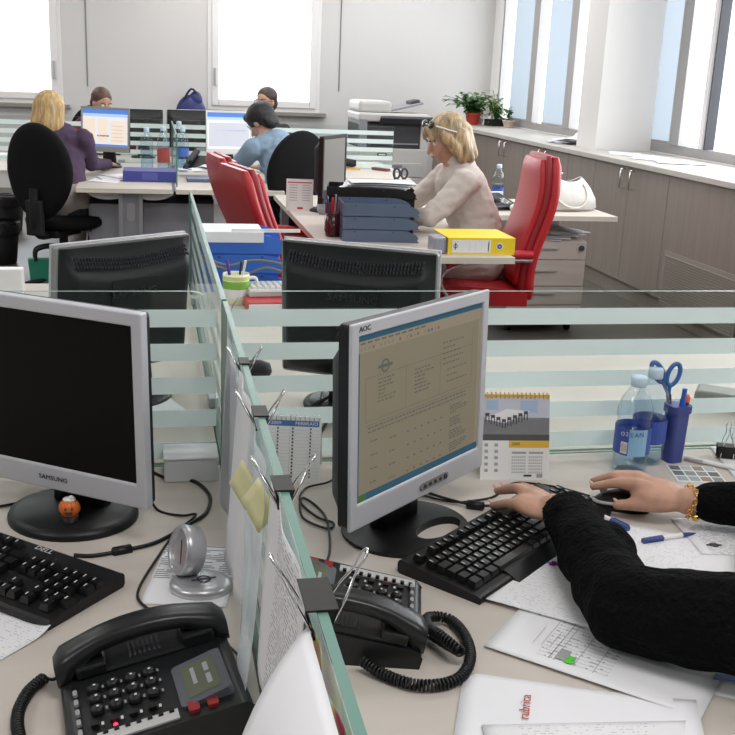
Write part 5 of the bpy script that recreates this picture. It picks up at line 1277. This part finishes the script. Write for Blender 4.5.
# copier
CW = K('copier_white', (.56, .54, .52), .5); CG = K('copier_dark', (.05, .05, .055), .4); CGR = K('copier_grey', (.26, .26, .28), .5)
t = thing('photocopier', 'large grey and black photocopier against the back wall', 'copier', (2.40, 10.75, 0), 0)
b = MB(); b.b2(-.36, .36, -.33, .33, .04, .74, CW); b.obj('cabinet', t, bevel=.01)
for z0, z1 in ((.08, .28), (.29, .45), (.46, .60)):
    b = MB(); b.b2(-.30, .30, -.345, -.33, z0, z1, K('copier_drawer', (.52, .51, .50), .5)); d = b.obj('drawer', t, bevel=.006)
    b = MB(); b.b2(-.09, .09, -.355, -.345, z1 - .04, z1 - .015, CGR); b.obj('handle', d)
b = MB(); b.prism(rrect(.10, .035, .014, 3), 0, .006, CG); b.rects([(-.035, -.008, .035, .008, WHITE)], .0065)
for i, v in enumerate(b.v): b.v[i] = Vector((v.x - .12, -.331 - v.z, v.y + .68))
b.obj('badge', t)
b = MB(); b.b2(-.36, .36, -.28, .33, .74, .98, CG); b.b2(-.36, -.28, -.33, .33, .74, 1.03, CGR); b.b2(.28, .36, -.30, .33, .74, 1.03, CW); b.obj('output_bay', t, bevel=.008)
b = MB(); b.b2(-.26, .26, -.30, .10, .78, .795, CGR); b.obj('output_tray', t)
b = MB(); b.b2(-.37, .37, -.33, .33, 1.0, 1.085, CW); b.obj('scanner', t, bevel=.02)
b = MB(); b.T = Tm((.10, -.36, 1.02), (R(-35), 0, 0)); b.b2(-.26, .30, -.06, .05, -.015, .015, CG); b.rects([(-.10, -.03, .14, .03, K('panel_lcd', (.45, .47, .50), .3))], .0155)
for k in range(6): b.rects([(-.23 + .03 * (k % 3), -.03 + .03 * (k // 3), -.21 + .03 * (k % 3), -.015 + .03 * (k // 3), CGR), (.18 + .03 * (k % 3), -.03 + .03 * (k // 3), .20 + .03 * (k % 3), -.015 + .03 * (k // 3), CGR)], .0155)
b.obj('control_panel', t, bevel=.004)
b = MB(); b.b2(-.36, -.02, -.26, .30, 1.085, 1.20, CW); b.obj('document_feeder', t, bevel=.03)
b = MB(); b.box((.16, .02, 1.15), (.34, .40, .02), CGR, rot=(0, R(-14), 0)); b.box((.26, .02, 1.20), (.10, .22, .03), CG, rot=(0, R(-14), 0)); b.obj('feeder_tray', t, bevel=.006)
for sx in (-.3, .3):
    for sy in (-.27, .27):
        b = MB(); b.cyl((sx - .015, sy, .03), (sx + .015, sy, .03), .03, SOFTBLACK, seg=12); b.obj('castor', t)
# waste baskets
def basket(label, loc):
    t = thing('waste_basket', label, 'waste basket', (loc[0], loc[1], 0))
    b = MB(); b.lathe([(.10, 0), (.105, .01), (.135, .30), (.128, .30), (.10, .015), (0, .012)], SOFTBLACK, 28); b.obj('bucket', t)
    b = MB(); b.lathe([(.137, .22), (.142, .27), (.142, .305), (.134, .312), (.125, .29), (.12, .26)], K('bin_liner', (.02, .02, .022), .22, bump=((40, 40, 40), .9)), 28); b.obj('bin_liner', t)
    return t
basket('nearer black waste basket with a shiny liner at the left edge', (-1.10, 8.0))
basket('farther black waste basket at the left edge behind the nearer one', (-1.24, 9.6))

# ================================================================ counter: plants and papers
LEAF = K('leaf_green', (.045, .13, .03), .45, vary=((30, 30, 30), .4)); LEAFL = K('leaf_lime', (.22, .36, .04), .45, vary=((30, 30, 30), .3)); LEAFP = K('leaf_pale', (.35, .48, .30), .5)
def leaf(b, base, d, L, w, mt, droop=.3):
    d = Vector(d).normalized(); s = d.cross(Vector((0, 0, 1))); s = s.normalized() if s.length > .05 else Vector((1, 0, 0)); pts = []
    for i in range(5):
        u = i / 4; c = Vector(base) + d * L * u + Vector((0, 0, -droop * L * u * u)); ww = w * math.sin(math.pi * min(.98, u * .9 + .08))
        pts.append((c - s * ww, c + Vector((0, 0, -ww * .2)), c + s * ww))
    vs = [p for t_ in pts for p in t_]; fs = []
    for i in range(4):
        for k in range(2): fs.append((i * 3 + k, i * 3 + k + 1, i * 3 + k + 4, i * 3 + k + 3))
    b.add(vs, fs, mt, True)
def plant(label, loc, potmt, pr, ph, n, hgt, spread, lm, ll, lw, seed, square=False, name='potted_plant'):
    r = random.Random(seed)
    t = thing(name, label, 'plant', loc, 0)
    b = MB()
    if square: b.b2(-pr, pr, -pr, pr, 0, ph, potmt)
    else: b.lathe([(pr * .72, 0), (pr * .75, .004), (pr, ph * .85), (pr * 1.07, ph * .86), (pr * 1.07, ph), (pr * .92, ph), (pr * .9, ph * .9), (0, ph * .88)], potmt, 22)
    b.obj('pot', t)
    b = MB(); b.ball((0, 0, ph * .9), (pr * .88, pr * .88, .012), K('soil', (.05, .03, .02), .9), 12, 5); b.obj('soil', t)
    st = MB(); lf = MB()
    for k in range(n):
        a = r.uniform(0, 6.28); s = spread * r.uniform(.1, 1); h = hgt * r.uniform(.45, 1) * (1 - .35 * s / spread)
        top = Vector((s * math.cos(a), s * math.sin(a), ph + h)); p = smooth_path([(0, 0, ph * .9), (s * .35 * math.cos(a), s * .35 * math.sin(a), ph + h * .6), top], 4)
        st.tube(p, .0025, LEAF, 5)
        for q in range(7):
            c = p[2 + int(q * (len(p) - 3) / 7)]; e = r.uniform(0, 6.28); leaf(lf, c, (math.cos(e), math.sin(e), r.uniform(-.1, .8)), ll * r.uniform(.6, 1.2), lw * r.uniform(.7, 1.2), lm[r.randrange(len(lm))], r.uniform(.1, .7))
    st.obj('stems', t); lf.obj('foliage', t); return t
plant('bushy dark green plant in a red pot on the far counter', (3.50, 11.35, .962), K('pot_red', (.50, .05, .03), .5), .085, .13, 60, .27, .38, [LEAF], .09, .026, 1)
plant('pale green small plant between the red pot and the lime plant', (3.62, 11.50, .962), K('pot_grey', (.3, .3, .3), .5), .05, .07, 8, .30, .10, [LEAFP, LEAFL], .08, .022, 4)
plant('lime green upright plant in a dark square pot on the far counter', (3.72, 11.25, .962), SOFTBLACK, .09, .07, 16, .38, .15, [LEAFL, LEAFL, LEAF], .14, .016, 2, True)
plant('small bonsai-like plant in a white and brown pot, rightmost on the far counter', (3.78, 10.95, .962), K('pot_cream', (.62, .50, .40), .5), .065, .075, 7, .20, .05, [LEAF], .05, .018, 3)
for k in range(4): sheet('grey-white papers piled on the counter left of the pillar', (3.52 + .02 * k, 8.52 - .03 * k), R(14 * k), PAPER, w=.36, h=.30, z=.964 + .014 * k, wav=.006, group='papers left of the pillar', curl=.03)
for k in range(4): sheet('thin papers spread on the counter right of the pillar', (3.52 + .05 * (k % 2), 7.45 - .26 * k), R(30 * k - 20), PAPER, w=.25, h=.34, z=.9635 + .001 * k, group='papers right of the pillar')
# ================================================================ people
KNIT = K('black_knit', (.004, .004, .0045), .95, spec=.08, bump=((110, 110, 110), 1.0))
def sheen(m, v=.35):
    p = m.node_tree.nodes['Principled BSDF']; p.inputs['Sheen Weight'].default_value = v; p.inputs['Sheen Roughness'].default_value = .5
BEIGEJ = K('beige_jacket', (.62, .56, .515), .85, spec=.2, bump=((9, 9, 9), .35)); PURP = K('purple_jumper', (.085, .055, .095), .9, spec=.15, bump=((12, 12, 12), .3))
PALEB = K('pale_blue_jumper', (.24, .33, .43), .9, spec=.15, bump=((12, 12, 12), .35)); JEANS = K('dark_trousers', (.03, .035, .05), .85); CREAMT = K('cream_trousers', (.50, .47, .43), .85, spec=.2, bump=((10, 10, 10), .3)); DARKT = K('dark_top', (.014, .014, .017), .85); MAROON = K('maroon_top', (.13, .015, .02), .85)
BLOND = K('blonde_hair', (.50, .33, .14), .45, vary=((55, 55, 4), .45), bump=((120, 120, 6), .6)); BLOND2 = K('streaked_blonde_hair', (.40, .29, .16), .42, vary=((48, 48, 5), .6), bump=((120, 120, 6), .6)); BLACKH = K('black_hair', (.008, .007, .008), .5, bump=((70, 70, 30), .6)); BROWNH = K('brown_hair', (.075, .033, .02), .45, vary=((40, 40, 8), .4), bump=((90, 90, 10), .6)); DBROWN = K('dark_brown_hair', (.035, .020, .014), .45, bump=((90, 90, 10), .5))
LIP = K('lip', (.42, .13, .11), .4); EYEW = K('eye_white', (.7, .68, .66), .3); IRIS = K('iris', (.05, .04, .03), .2)

CLOTH = (KNIT, BEIGEJ, PURP, PALEB, CREAMT, JEANS)
class Body:
    """a figure gathered from tapered limbs and rounded masses, then fused into one skin"""
    def __init__(s): s.p = []
    def limb(s, pts, rad, mt):
        for i in range(len(pts) - 1): s.p.append(('c', Vector(pts[i]), Vector(pts[i + 1]), rad[i], rad[i + 1], mt))
    def mass(s, c, r, mt, rot=(0, 0, 0)): s.p.append(('e', Vector(c), Vector(r), Euler(rot).to_matrix(), mt))
    def build(s, name, parent, vox=.008, smooth=6, disp=None):
        b = MB()
        for q in s.p:
            if q[0] == 'c':
                _, A, B, ra, rb, mt = q; d = B - A; n = 5
                b.ball(A, ra, SKIN, 14, 9); b.ball(B, rb, SKIN, 14, 9)
                if d.length > 1e-4: b.tube([A.lerp(B, k / n) for k in range(n + 1)], [ra + (rb - ra) * k / n for k in range(n + 1)], SKIN, 14)
            else: 
                _, c, r_, M3, mt = q; b.ball(c, tuple(r_), SKIN, 20, 14, rot=M3.to_euler())
        o = b.obj('tmp'); k = o.modifiers.new('r', 'REMESH'); k.mode = 'VOXEL'; k.voxel_size = vox; k.use_smooth_shade = True
        k = o.modifiers.new('s', 'SMOOTH'); k.iterations = smooth; k.factor = .5
        me = bpy.data.meshes.new_from_object(o.evaluated_get(bpy.context.evaluated_depsgraph_get()))
        bpy.data.objects.remove(o); me.name = name
        mats = []
        for q in s.p:
            if q[-1] not in mats: mats.append(q[-1])
        me.materials.clear()
        for mt in mats: me.materials.append(mt)
        from mathutils import noise
        for f in me.polygons:
            c = f.center; best = 1e9; bi = 0
            for q in s.p:
                if q[0] == 'c':
                    _, A, B, ra, rb, mt = q; d = B - A; L = d.length_squared; t = 0 if L < 1e-9 else max(0, min(1, (c - A).dot(d) / L)); dist = (c - A - d * t).length - (ra + (rb - ra) * t)
                else:
                    _, cc, r_, M3, mt = q; l = M3.transposed() @ (c - cc); kk = math.sqrt((l.x / r_.x) ** 2 + (l.y / r_.y) ** 2 + (l.z / r_.z) ** 2); dist = (kk - 1) * min(r_)
                if dist < best: best = dist; bi = mats.index(mt)
            f.material_index = bi; f.use_smooth = True
        cloth = set(v for f in me.polygons if mats[f.material_index] in CLOTH for v in f.vertices); nr = [v.normal.copy() for v in me.vertices]
        for i in cloth:
            v = me.vertices[i]; p = v.co; v.co = p + nr[i] * (noise.noise(Vector((p.x * 16, p.y * 16, p.z * 30))) * .006 + noise.noise(p * 45) * .002)
        o = bpy.data.objects.new(name, me); COL.objects.link(o); o.parent = parent
        if disp: disp(o)
        return o
def person(label, base):
    t = thing('person', label, 'person', (0, 0, 0)); return t

def head(B, t, c, fwd, pitch=0, mt=SKIN, s=1.0, ears=True, eyes=True):
    """adds head masses to the body and the eyes and lips as small children; fwd is the heading angle"""
    M3 = (Matrix.Rotation(fwd, 3, 'Z') @ Matrix.Rotation(pitch, 3, 'X'))     # local +y = face forward
    P = lambda x, y, z: Vector(c) + M3 @ (Vector((x, y, z)) * s)
    e = M3.to_euler()
    B.mass(P(0, -.012, .025), (.073 * s, .092 * s, .090 * s), mt, e); B.mass(P(0, .022, -.035), (.058 * s, .066 * s, .072 * s), mt, e)
    B.mass(P(0, .060, -.085), (.026 * s, .020 * s, .018 * s), mt, e); B.limb([P(0, .088, .008), P(0, .108, -.026)], [.008 * s, .013 * s], mt)
    B.mass(P(0, .085, -.056), (.022 * s, .012 * s, .010 * s), mt, e)
    for sx in (-1, 1):
        if ears: B.mass(P(sx * .074, -.008, -.005), (.010 * s, .018 * s, .030 * s), mt, e)
        B.mass(P(sx * .040, .058, -.025), (.022 * s, .018 * s, .02 * s), mt, e)
    if eyes:
        for sx in (-1, 1):
            b = MB(); b.ball(P(sx * .031, .073, .008), .0115 * s, EYEW, 12, 8); b.ball(P(sx * .031, .0795, .007), .0055 * s, IRIS, 10, 6); b.obj('eye', t)
            b = MB(); b.tube([P(sx * .012, .090, .026), P(sx * .032, .088, .032), P(sx * .052, .074, .026)], .0035 * s, DBROWN, 6); b.obj('eyebrow', t)
        b = MB(); b.ball(P(0, .093, -.056), (.022 * s, .006 * s, .006 * s), LIP, 12, 6, rot=e); b.obj('mouth', t)
    return P, M3
def hair(t, blobs, mt, vox=.008, smooth=4, name='hair'):
    B = Body()
    for q in blobs:
        if len(q) == 2: B.limb(q[0], q[1], mt)
        else: B.mass(q[0], q[1], mt, q[2])
    return B.build(name, t, vox, smooth)

# ---- the typist at the right edge
t = person('person in a black knitted sweater, left hand typing, right hand on the mouse', None)
B = Body()
LS, LE, LW = (.90, .97, .865), (.632, 1.18, .785), (.662, 1.478, .782)
B.limb([LS, (.765, 1.075, .805), LE], [.076, .070, .060], KNIT)
B.limb([LE, (.648, 1.33, .786), (.664, 1.455, .786)], [.058, .052, .043], KNIT)
B.limb([(.664, 1.455, .786), (.667, 1.478, .785)], [.044, .043], KNIT)
B.mass((.684, 1.345, .798), (.030, .060, .034), KNIT, (0, 0, R(-8)))
# left hand
B.limb([(.667, 1.47, .784), (.655, 1.515, .784)], [.028, .027], SKIN)
B.mass((.636, 1.535, .781), (.040, .048, .017), SKIN, (0, 0, R(38)))
for c_, r_ in (([(.645, 1.512, .781), (.614, 1.526, .781), (.596, 1.560, .778), (.577, 1.600, .7575)], [.013, .0115, .0095, .0075]),
               ([(.648, 1.525, .783), (.626, 1.545, .786), (.612, 1.574, .777), (.614, 1.585, .757)], [.013, .011, .0095, .008]),
               ([(.652, 1.53, .784), (.637, 1.558, .789), (.621, 1.606, .785), (.602, 1.650, .763)], [.013, .0115, .0100, .0078]),
               ([(.662, 1.535, .783), (.651, 1.570, .787), (.638, 1.615, .783), (.618, 1.659, .764)], [.013, .0115, .0095, .0078]),
               ([(.668, 1.515, .779), (.682, 1.55, .772), (.684, 1.583, .764), (.672, 1.615, .757)], [.016, .014, .011, .009])):
    B.limb(c_, r_, SKIN)
# right arm and hand
RS, RE, RW = (1.20, 1.25, .95), (1.24, 1.43, .785), (.935, 1.552, .770)
B.limb([RS, (1.23, 1.34, .86), RE], [.072, .062, .054], KNIT); B.limb([RE, (1.08, 1.49, .778), (.962, 1.542, .771)], [.052, .046, .037], KNIT)
B.limb([(.965, 1.54, .770), (.925, 1.556, .769)], [.027, .025], SKIN)
B.mass((.884, 1.596, .773), (.050, .043, .020), SKIN, (R(6), 0, R(-38)))
for c_, r_ in (([(.885, 1.585, .776), (.848, 1.600, .786), (.815, 1.628, .778), (.788, 1.652, .763)], [.013, .0118, .0098, .008]),
               ([(.888, 1.60, .778), (.858, 1.622, .789), (.826, 1.652, .782), (.799, 1.678, .763)], [.013, .0118, .0098, .008]),
               ([(.893, 1.612, .777), (.870, 1.640, .785), (.842, 1.668, .778), (.816, 1.692, .757)], [.013, .0112, .0095, .0078]),
               ([(.900, 1.62, .774), (.884, 1.650, .776), (.862, 1.676, .764), (.843, 1.700, .742)], [.012, .0105, .0088, .0072]),
               ([(.91, 1.562, .766), (.878, 1.566, .760), (.845, 1.583, .754), (.815, 1.604, .746)], [.018, .0155, .0125, .0095])):
    B.limb(c_, r_, SKIN)
# trunk, head and legs (beyond the frame)
B.limb([(1.28, .86, .50), (1.20, .95, .75), (1.10, 1.06, .93)], [.165, .15, .145], KNIT); B.limb([LS, (1.07, 1.10, .97), RS], [.078, .10, .075], KNIT)
B.limb([(1.08, 1.09, 1.0), (1.05, 1.13, 1.12)], [.058, .052], SKIN)
for sx, kn, ft in ((-1, (.92, 1.12, .50), (.93, 1.15, .07)), (1, (1.10, 1.30, .50), (1.12, 1.32, .07))):
    B.limb([(1.28 + sx * .06, .86 + sx * .06, .50), kn, (kn[0] + .02, kn[1], .30), ft], [.10, .072, .055, .042], JEANS); B.limb([ft, (ft[0] - .12, ft[1] + .12, .045)], [.045, .04], SOFTBLACK)
Pf, M3 = head(B, t, (1.01, 1.17, 1.22), R(40), R(-22))
B.build('body', t, .0042, 4)
hair(t, [(Pf(0, -.03, .045), (.088, .10, .085), M3.to_euler()), ([Pf(.06, -.05, .03), Pf(.07, -.05, -.12)], [.04, .03]), ([Pf(-.06, -.05, .03), Pf(-.07, -.05, -.12)], [.04, .03]), ([Pf(0, -.08, .02), Pf(0, -.08, -.13)], [.06, .04])], DBROWN, .01)
GOLD = K('gold', (.75, .45, .10), .22, 1.0)
b = MB(); wr = Vector((.930, 1.554, .769)); ax = (Vector((.965, 1.54, .77)) - Vector((.925, 1.556, .769))).normalized(); u = ax.cross(Vector((0, 0, 1))).normalized(); w_ = u.cross(ax)
for k in range(18):
    q = 2 * math.pi * k / 18; c = wr + (u * math.cos(q) + w_ * math.sin(q)) * .0285 + ax * .006 * math.sin(q * 2); q2 = q + .17
    tt = (-u * math.sin(q) + w_ * math.cos(q)); nn = (ax if k % 2 else (u * math.cos(q) + w_ * math.sin(q)))
    b.tube([c + tt * .0062 * math.cos(z) + nn * .0036 * math.sin(z) for z in [2 * math.pi * i / 8 for i in range(8)]], .0012, GOLD, 5, closed=True)
b.ball(wr + u * -.0 + Vector((-.004, -.030, -.018)), .007, GOLD, 10, 8); b.obj('bracelet', t)
for c_, an in (((.5745, 1.605, .7635), 0), ((.599, 1.656, .7695), 0), ((.615, 1.664, .770), 0), ((.784, 1.655, .7695), 0), ((.812, 1.606, .7545), 0)):
    b = MB(); b.ball(c_, (.0042, .0055, .0018), NAIL, 10, 6, rot=(R(25), 0, R(30))); b.obj('fingernail', t)

# ---- woman in the beige jacket
t = person('woman in a beige jacket seated in profile, sunglasses on her blonde hair', None)
B = Body()
B.limb([(1.66, 5.12, .57), (1.64, 5.16, .75), (1.56, 5.20, .93)], [.150, .135, .135], BEIGEJ)
B.mass((1.55, 5.20, .96), (.115, .19, .10), BEIGEJ, (0, R(-12), 0)); B.limb([(1.545, 5.2, 1.0), (1.50, 5.2, 1.08)], [.062, .050], SKIN); B.limb([(1.575, 5.2, 1.02), (1.52, 5.2, 1.065)], [.068, .060], BEIGEJ)
for sy, el, wr_ in ((-1, (1.34, 4.97, .80), (1.19, 5.17, .775)), (1, (1.33, 5.42, .80), (1.15, 5.32, .775))):
    sh = (1.525, 5.20 + sy * .175, .965)
    B.limb([sh, (1.44, 5.2 + sy * .205, .88), el], [.072, .062, .052], BEIGEJ); B.limb([el, wr_], [.050, .038], BEIGEJ); w2 = Vector(wr_); d = (w2 - Vector(el)).normalized()
    B.limb([w2, w2 + d * .04], [.024, .026], SKIN); B.mass(w2 + d * .07 + Vector((0, 0, -.006)), (.045, .036, .015), SKIN, (0, 0, math.atan2(d.y, d.x)))
    for k in range(4):
        s_ = Vector((-d.y, d.x, 0)) * (k - 1.5) * .017; p0 = w2 + d * .10 + s_; B.limb([p0, p0 + d * .035 + Vector((0, 0, .003)), p0 + d * (.06 + .006 * (k in (1, 2))) + Vector((0, 0, -.014))], [.0095, .0085, .007], SKIN)
    th = Vector((-d.y, d.x, 0)) * (.035 if sy < 0 else -.035); B.limb([w2 + d * .04 + th * .6, w2 + d * .075 + th * 1.25, w2 + d * .10 + th * 1.3 + Vector((0, 0, -.01))], [.013, .011, .009], SKIN)
for sy in (-1, 1):
    B.limb([(1.66, 5.12 + sy * .09, .555), (1.25, 5.14 + sy * .11, .545), (1.22, 5.14 + sy * .11, .30), (1.22, 5.14 + sy * .11, .09)], [.105, .078, .06, .045], CREAMT); B.limb([(1.22, 5.14 + sy * .11, .05), (1.08, 5.14 + sy * .11, .04)], [.045, .035], SOFTBLACK)
Pf, M3 = head(B, t, (1.465, 5.20, 1.165), R(98), R(-24))
B.build('body', t, .0075, 5)
E3 = M3.to_euler()
b = MB(); b.tube(smooth_path([(1.50, 5.12, 1.00), (1.575, 5.135, 1.055), (1.60, 5.20, 1.065), (1.575, 5.265, 1.055), (1.50, 5.28, 1.00)], 6), [.016] * 25, BEIGEJ, 10); b.obj('jacket_collar', t)
hair(t, [(Pf(0, -.028, .045), (.094, .104, .088), E3), (Pf(0, -.075, -.02), (.098, .070, .115), E3)] + [([Pf(sx * .074, .030, .05), Pf(sx * .090, .000, -.03), Pf(sx * .084, -.018, -.115)], [.026, .033, .020]) for sx in (-1, 1)] + [([Pf(sx * .07, -.05, .0), Pf(sx * .085, -.06, -.12)], [.05, .028]) for sx in (-1, 1)] + [([Pf(0, -.10, .0), Pf(0, -.115, -.13)], [.055, .03]), ([Pf(.02, .07, .085), Pf(.05, .088, .04)], [.02, .012]), ([Pf(-.02, .07, .085), Pf(-.055, .085, .035)], [.02, .012])], BLOND2, .0075, 5)
b = MB()
for sx in (-1, 1): b.ball(Pf(sx * .042, .062, .108), (.034, .010, .022), K('sunglass_lens', (.02, .02, .022), .1), 14, 8, rot=(Matrix.Rotation(R(98), 3, 'Z') @ Matrix.Rotation(R(-24 + 40), 3, 'X')).to_euler()); b.tube([Pf(sx * .075, .055, .10), Pf(sx * .099, 0, .055), Pf(sx * .098, -.05, .02)], .0045, WHITE, 6)
b.tube([Pf(-.012, .068, .110), Pf(.012, .068, .110)], .004, WHITE, 6); b.obj('sunglasses', t)

# ---- blonde woman in purple
t = person('woman in a purple jumper with straight blonde hair, seen from behind, hand on a mouse', None)
B = Body()
B.limb([(-.575, 7.06, .72), (-.56, 7.10, .80), (-.57, 7.16, .95)], [.155, .135, .13], PURP); B.mass((-.57, 7.16, .97), (.175, .11, .09), PURP, (0, 0, R(-30)))
B.mass((-.56, 7.03, .60), (.185, .165, .15), CREAMT, (0, 0, R(-30)))
B.limb([(-.59, 7.17, 1.0), (-.60, 7.18, 1.09)], [.058, .05], SKIN)
for el, wr_, sh in (((-.40, 7.36, .80), (-.31, 7.86, .755), (-.43, 7.09, .985)), ((-.70, 7.55, .80), (-.50, 7.78, .755), (-.73, 7.27, .985))):
    B.limb([sh, el], [.066, .050], PURP); B.limb([el, wr_], [.048, .036], PURP); w2 = Vector(wr_); d = (w2 - Vector(el)).normalized()
    B.limb([w2, w2 + d * .04], [.024, .025], SKIN); B.mass(w2 + d * .08, (.048, .036, .016), SKIN, (0, 0, math.atan2(d.y, d.x)))
    for k in range(4):
        s_ = Vector((-d.y, d.x, 0)) * (k - 1.5) * .017; p0 = w2 + d * .11 + s_; B.limb([p0, p0 + d * .035, p0 + d * .065 + Vector((0, 0, -.014))], [.0095, .0085, .007], SKIN)
    B.limb([w2 + d * .04 + Vector((.02, -.01, 0)), w2 + d * .09 + Vector((.045, -.015, -.005))], [.013, .009], SKIN)
for sx, kn in ((-1, (-.52, 7.52, .53)), (1, (-.30, 7.34, .53))):
    B.limb([(-.58 + sx * .08, 7.02 - sx * .04, .54), kn, (kn[0], kn[1], .30), (kn[0], kn[1], .09)], [.10, .075, .06, .045], CREAMT if sx < 0 else JEANS); B.limb([(kn[0], kn[1], .05), (kn[0] + .08, kn[1] + .1, .04)], [.045, .035], SOFTBLACK)
Pf, M3 = head(B, t, (-.635, 7.19, 1.155), R(-32), R(-8)); B.build('body', t, .008, 5); E3 = M3.to_euler()
hair(t, [(Pf(0, -.022, .035), (.090, .106, .092), E3)] + [([Pf(x, y, .02), Pf(x * 1.08, y - .012, -.10), Pf(x * .95, y - .01, -.225)], [.045, .045, .026]) for x, y in ((-.068, -.02), (.068, -.02), (-.038, -.07), (.038, -.07), (0, -.078))], BLOND, .008, 5)

# ---- person in the pale blue jumper
t = person('person with short black hair in a pale blue jumper bending over the desk', None)
B = Body()
B.limb([(.90, 7.05, .56), (.90, 7.16, .78), (.85, 7.26, .93)], [.15, .145, .145], PALEB); B.mass((.83, 7.27, .955), (.19, .125, .10), PALEB, (0, 0, R(25)))
B.limb([(.80, 7.30, .99), (.77, 7.34, 1.05)], [.06, .055], SKIN)
for el, wr_, sh in (((.58, 7.42, .79), (.50, 7.66, .762), (.68, 7.20, .945)), ((.98, 7.66, .79), (.82, 7.86, .762), (.98, 7.36, .945))):
    B.limb([sh, el], [.074, .058], PALEB); B.limb([el, wr_], [.056, .042], PALEB); w2 = Vector(wr_); d = (w2 - Vector(el)).normalized()
    B.limb([w2, w2 + d * .04], [.025, .026], SKIN); B.mass(w2 + d * .08, (.048, .036, .016), SKIN, (0, 0, math.atan2(d.y, d.x)))
    for k in range(4):
        s_ = Vector((-d.y, d.x, 0)) * (k - 1.5) * .017; p0 = w2 + d * .11 + s_; B.limb([p0, p0 + d * .035, p0 + d * .06 + Vector((0, 0, -.014))], [.0095, .0085, .007], SKIN)
    B.limb([w2 + d * .04 + Vector((.02, -.01, 0)), w2 + d * .09 + Vector((.045, -.015, -.005))], [.013, .009], SKIN)
for sx, kn in ((-1, (.70, 7.44, .53)), (1, (.92, 7.56, .53))):
    B.limb([(.90 + sx * .08, 7.05 + sx * .03, .54), kn, (kn[0], kn[1], .30), (kn[0], kn[1], .09)], [.10, .075, .06, .045], JEANS); B.limb([(kn[0], kn[1], .05), (kn[0] - .05, kn[1] + .12, .04)], [.045, .035], SOFTBLACK)
Pf, M3 = head(B, t, (.745, 7.37, 1.105), R(48), R(-38)); B.build('body', t, .008, 5); E3 = M3.to_euler()
hair(t, [(Pf(0, -.026, .046), (.096, .112, .094), E3), (Pf(0, -.075, -.015), (.084, .055, .075), E3), ([Pf(-.02, .06, .085), Pf(.05, .055, .06)], [.034, .026])], BLACKH, .008, 5)
# ---- two women beyond the far screen
def far_woman(label, x, y, zh, fw, pt, top, hm, glasses=False, tail=True, stripe=None):
    t = person(label, None); B = Body()
    B.limb([(x, y + .12, .56), (x, y + .08, .80), (x, y + .03, .93)], [.15, .135, .13], top); B.mass((x, y + .03, .95), (.185, .11, .09), top); B.limb([(x, y + .01, .98), (x, y - .02, zh - .10)], [.056, .05], SKIN)
    for sx in (-1, 1):
        B.limb([(x + sx * .17, y + .02, .95), (x + sx * .23, y - .12, .78), (x + sx * .08, y - .30, .755)], [.062, .05, .036], top); w2 = Vector((x + sx * .08, y - .30, .755)); d = Vector((-sx * .5, -.85, 0)).normalized()
        B.mass(w2 + d * .06, (.05, .036, .016), SKIN, (0, 0, math.atan2(d.y, d.x)))
        for k in range(4):
            p0 = w2 + d * .095 + Vector((-d.y, d.x, 0)) * (k - 1.5) * .017; B.limb([p0, p0 + d * .05 + Vector((0, 0, -.008))], [.009, .007], SKIN)
        B.limb([w2 + d * .03, w2 + d * .07 + Vector((-sx * .04, .01, 0))], [.013, .009], SKIN)
        B.limb([(x + sx * .09, y + .10, .54), (x + sx * .10, y - .30, .53), (x + sx * .10, y - .30, .08)], [.10, .075, .045], JEANS); B.limb([(x + sx * .10, y - .30, .045), (x + sx * .10, y - .42, .04)], [.04, .034], SOFTBLACK)
    Pf, M3 = head(B, t, (x, y - .03, zh), R(fw), R(pt)); B.build('body', t, .0085, 5); E3 = M3.to_euler()
    bl = [(Pf(0, -.030, .050), (.086, .099, .082), E3), (Pf(0, -.07, -.01), (.078, .05, .075), E3)]
    if tail: bl += [([Pf(0, -.11, .05), Pf(.05, -.135, -.03), Pf(.08, -.10, -.16)], [.03, .035, .016])]
    else: bl += [(Pf(-.02, -.12, .035), (.035, .03, .035), E3)]
    hair(t, bl, hm, .0085, 4)
    if glasses:
        b = MB()
        for sx in (-1, 1):
            b.tube([Pf(sx * .033 + .024 * math.cos(q), .098 - .006 * abs(math.cos(q)), .006 + .018 * math.sin(q)) for q in [2 * math.pi * k / 14 for k in range(14)]], .0025, INK, 6, closed=True); b.tube([Pf(sx * .057, .09, .01), Pf(sx * .083, .0, .012)], .0025, INK, 6)
        b.tube([Pf(-.009, .100, .010), Pf(.009, .100, .010)], .0025, INK, 6); b.obj('spectacles', t)
far_woman('woman with tied-up brown hair bending over her desk beyond the far glass screen', -.405, 9.36, 1.125, 208, -17, MAROON, BROWNH, tail=False)
far_woman('woman with glasses and a dark ponytail in black beyond the far glass screen',   .985, 9.40, 1.185, 140, -3, DARKT, DBROWN, glasses=True)
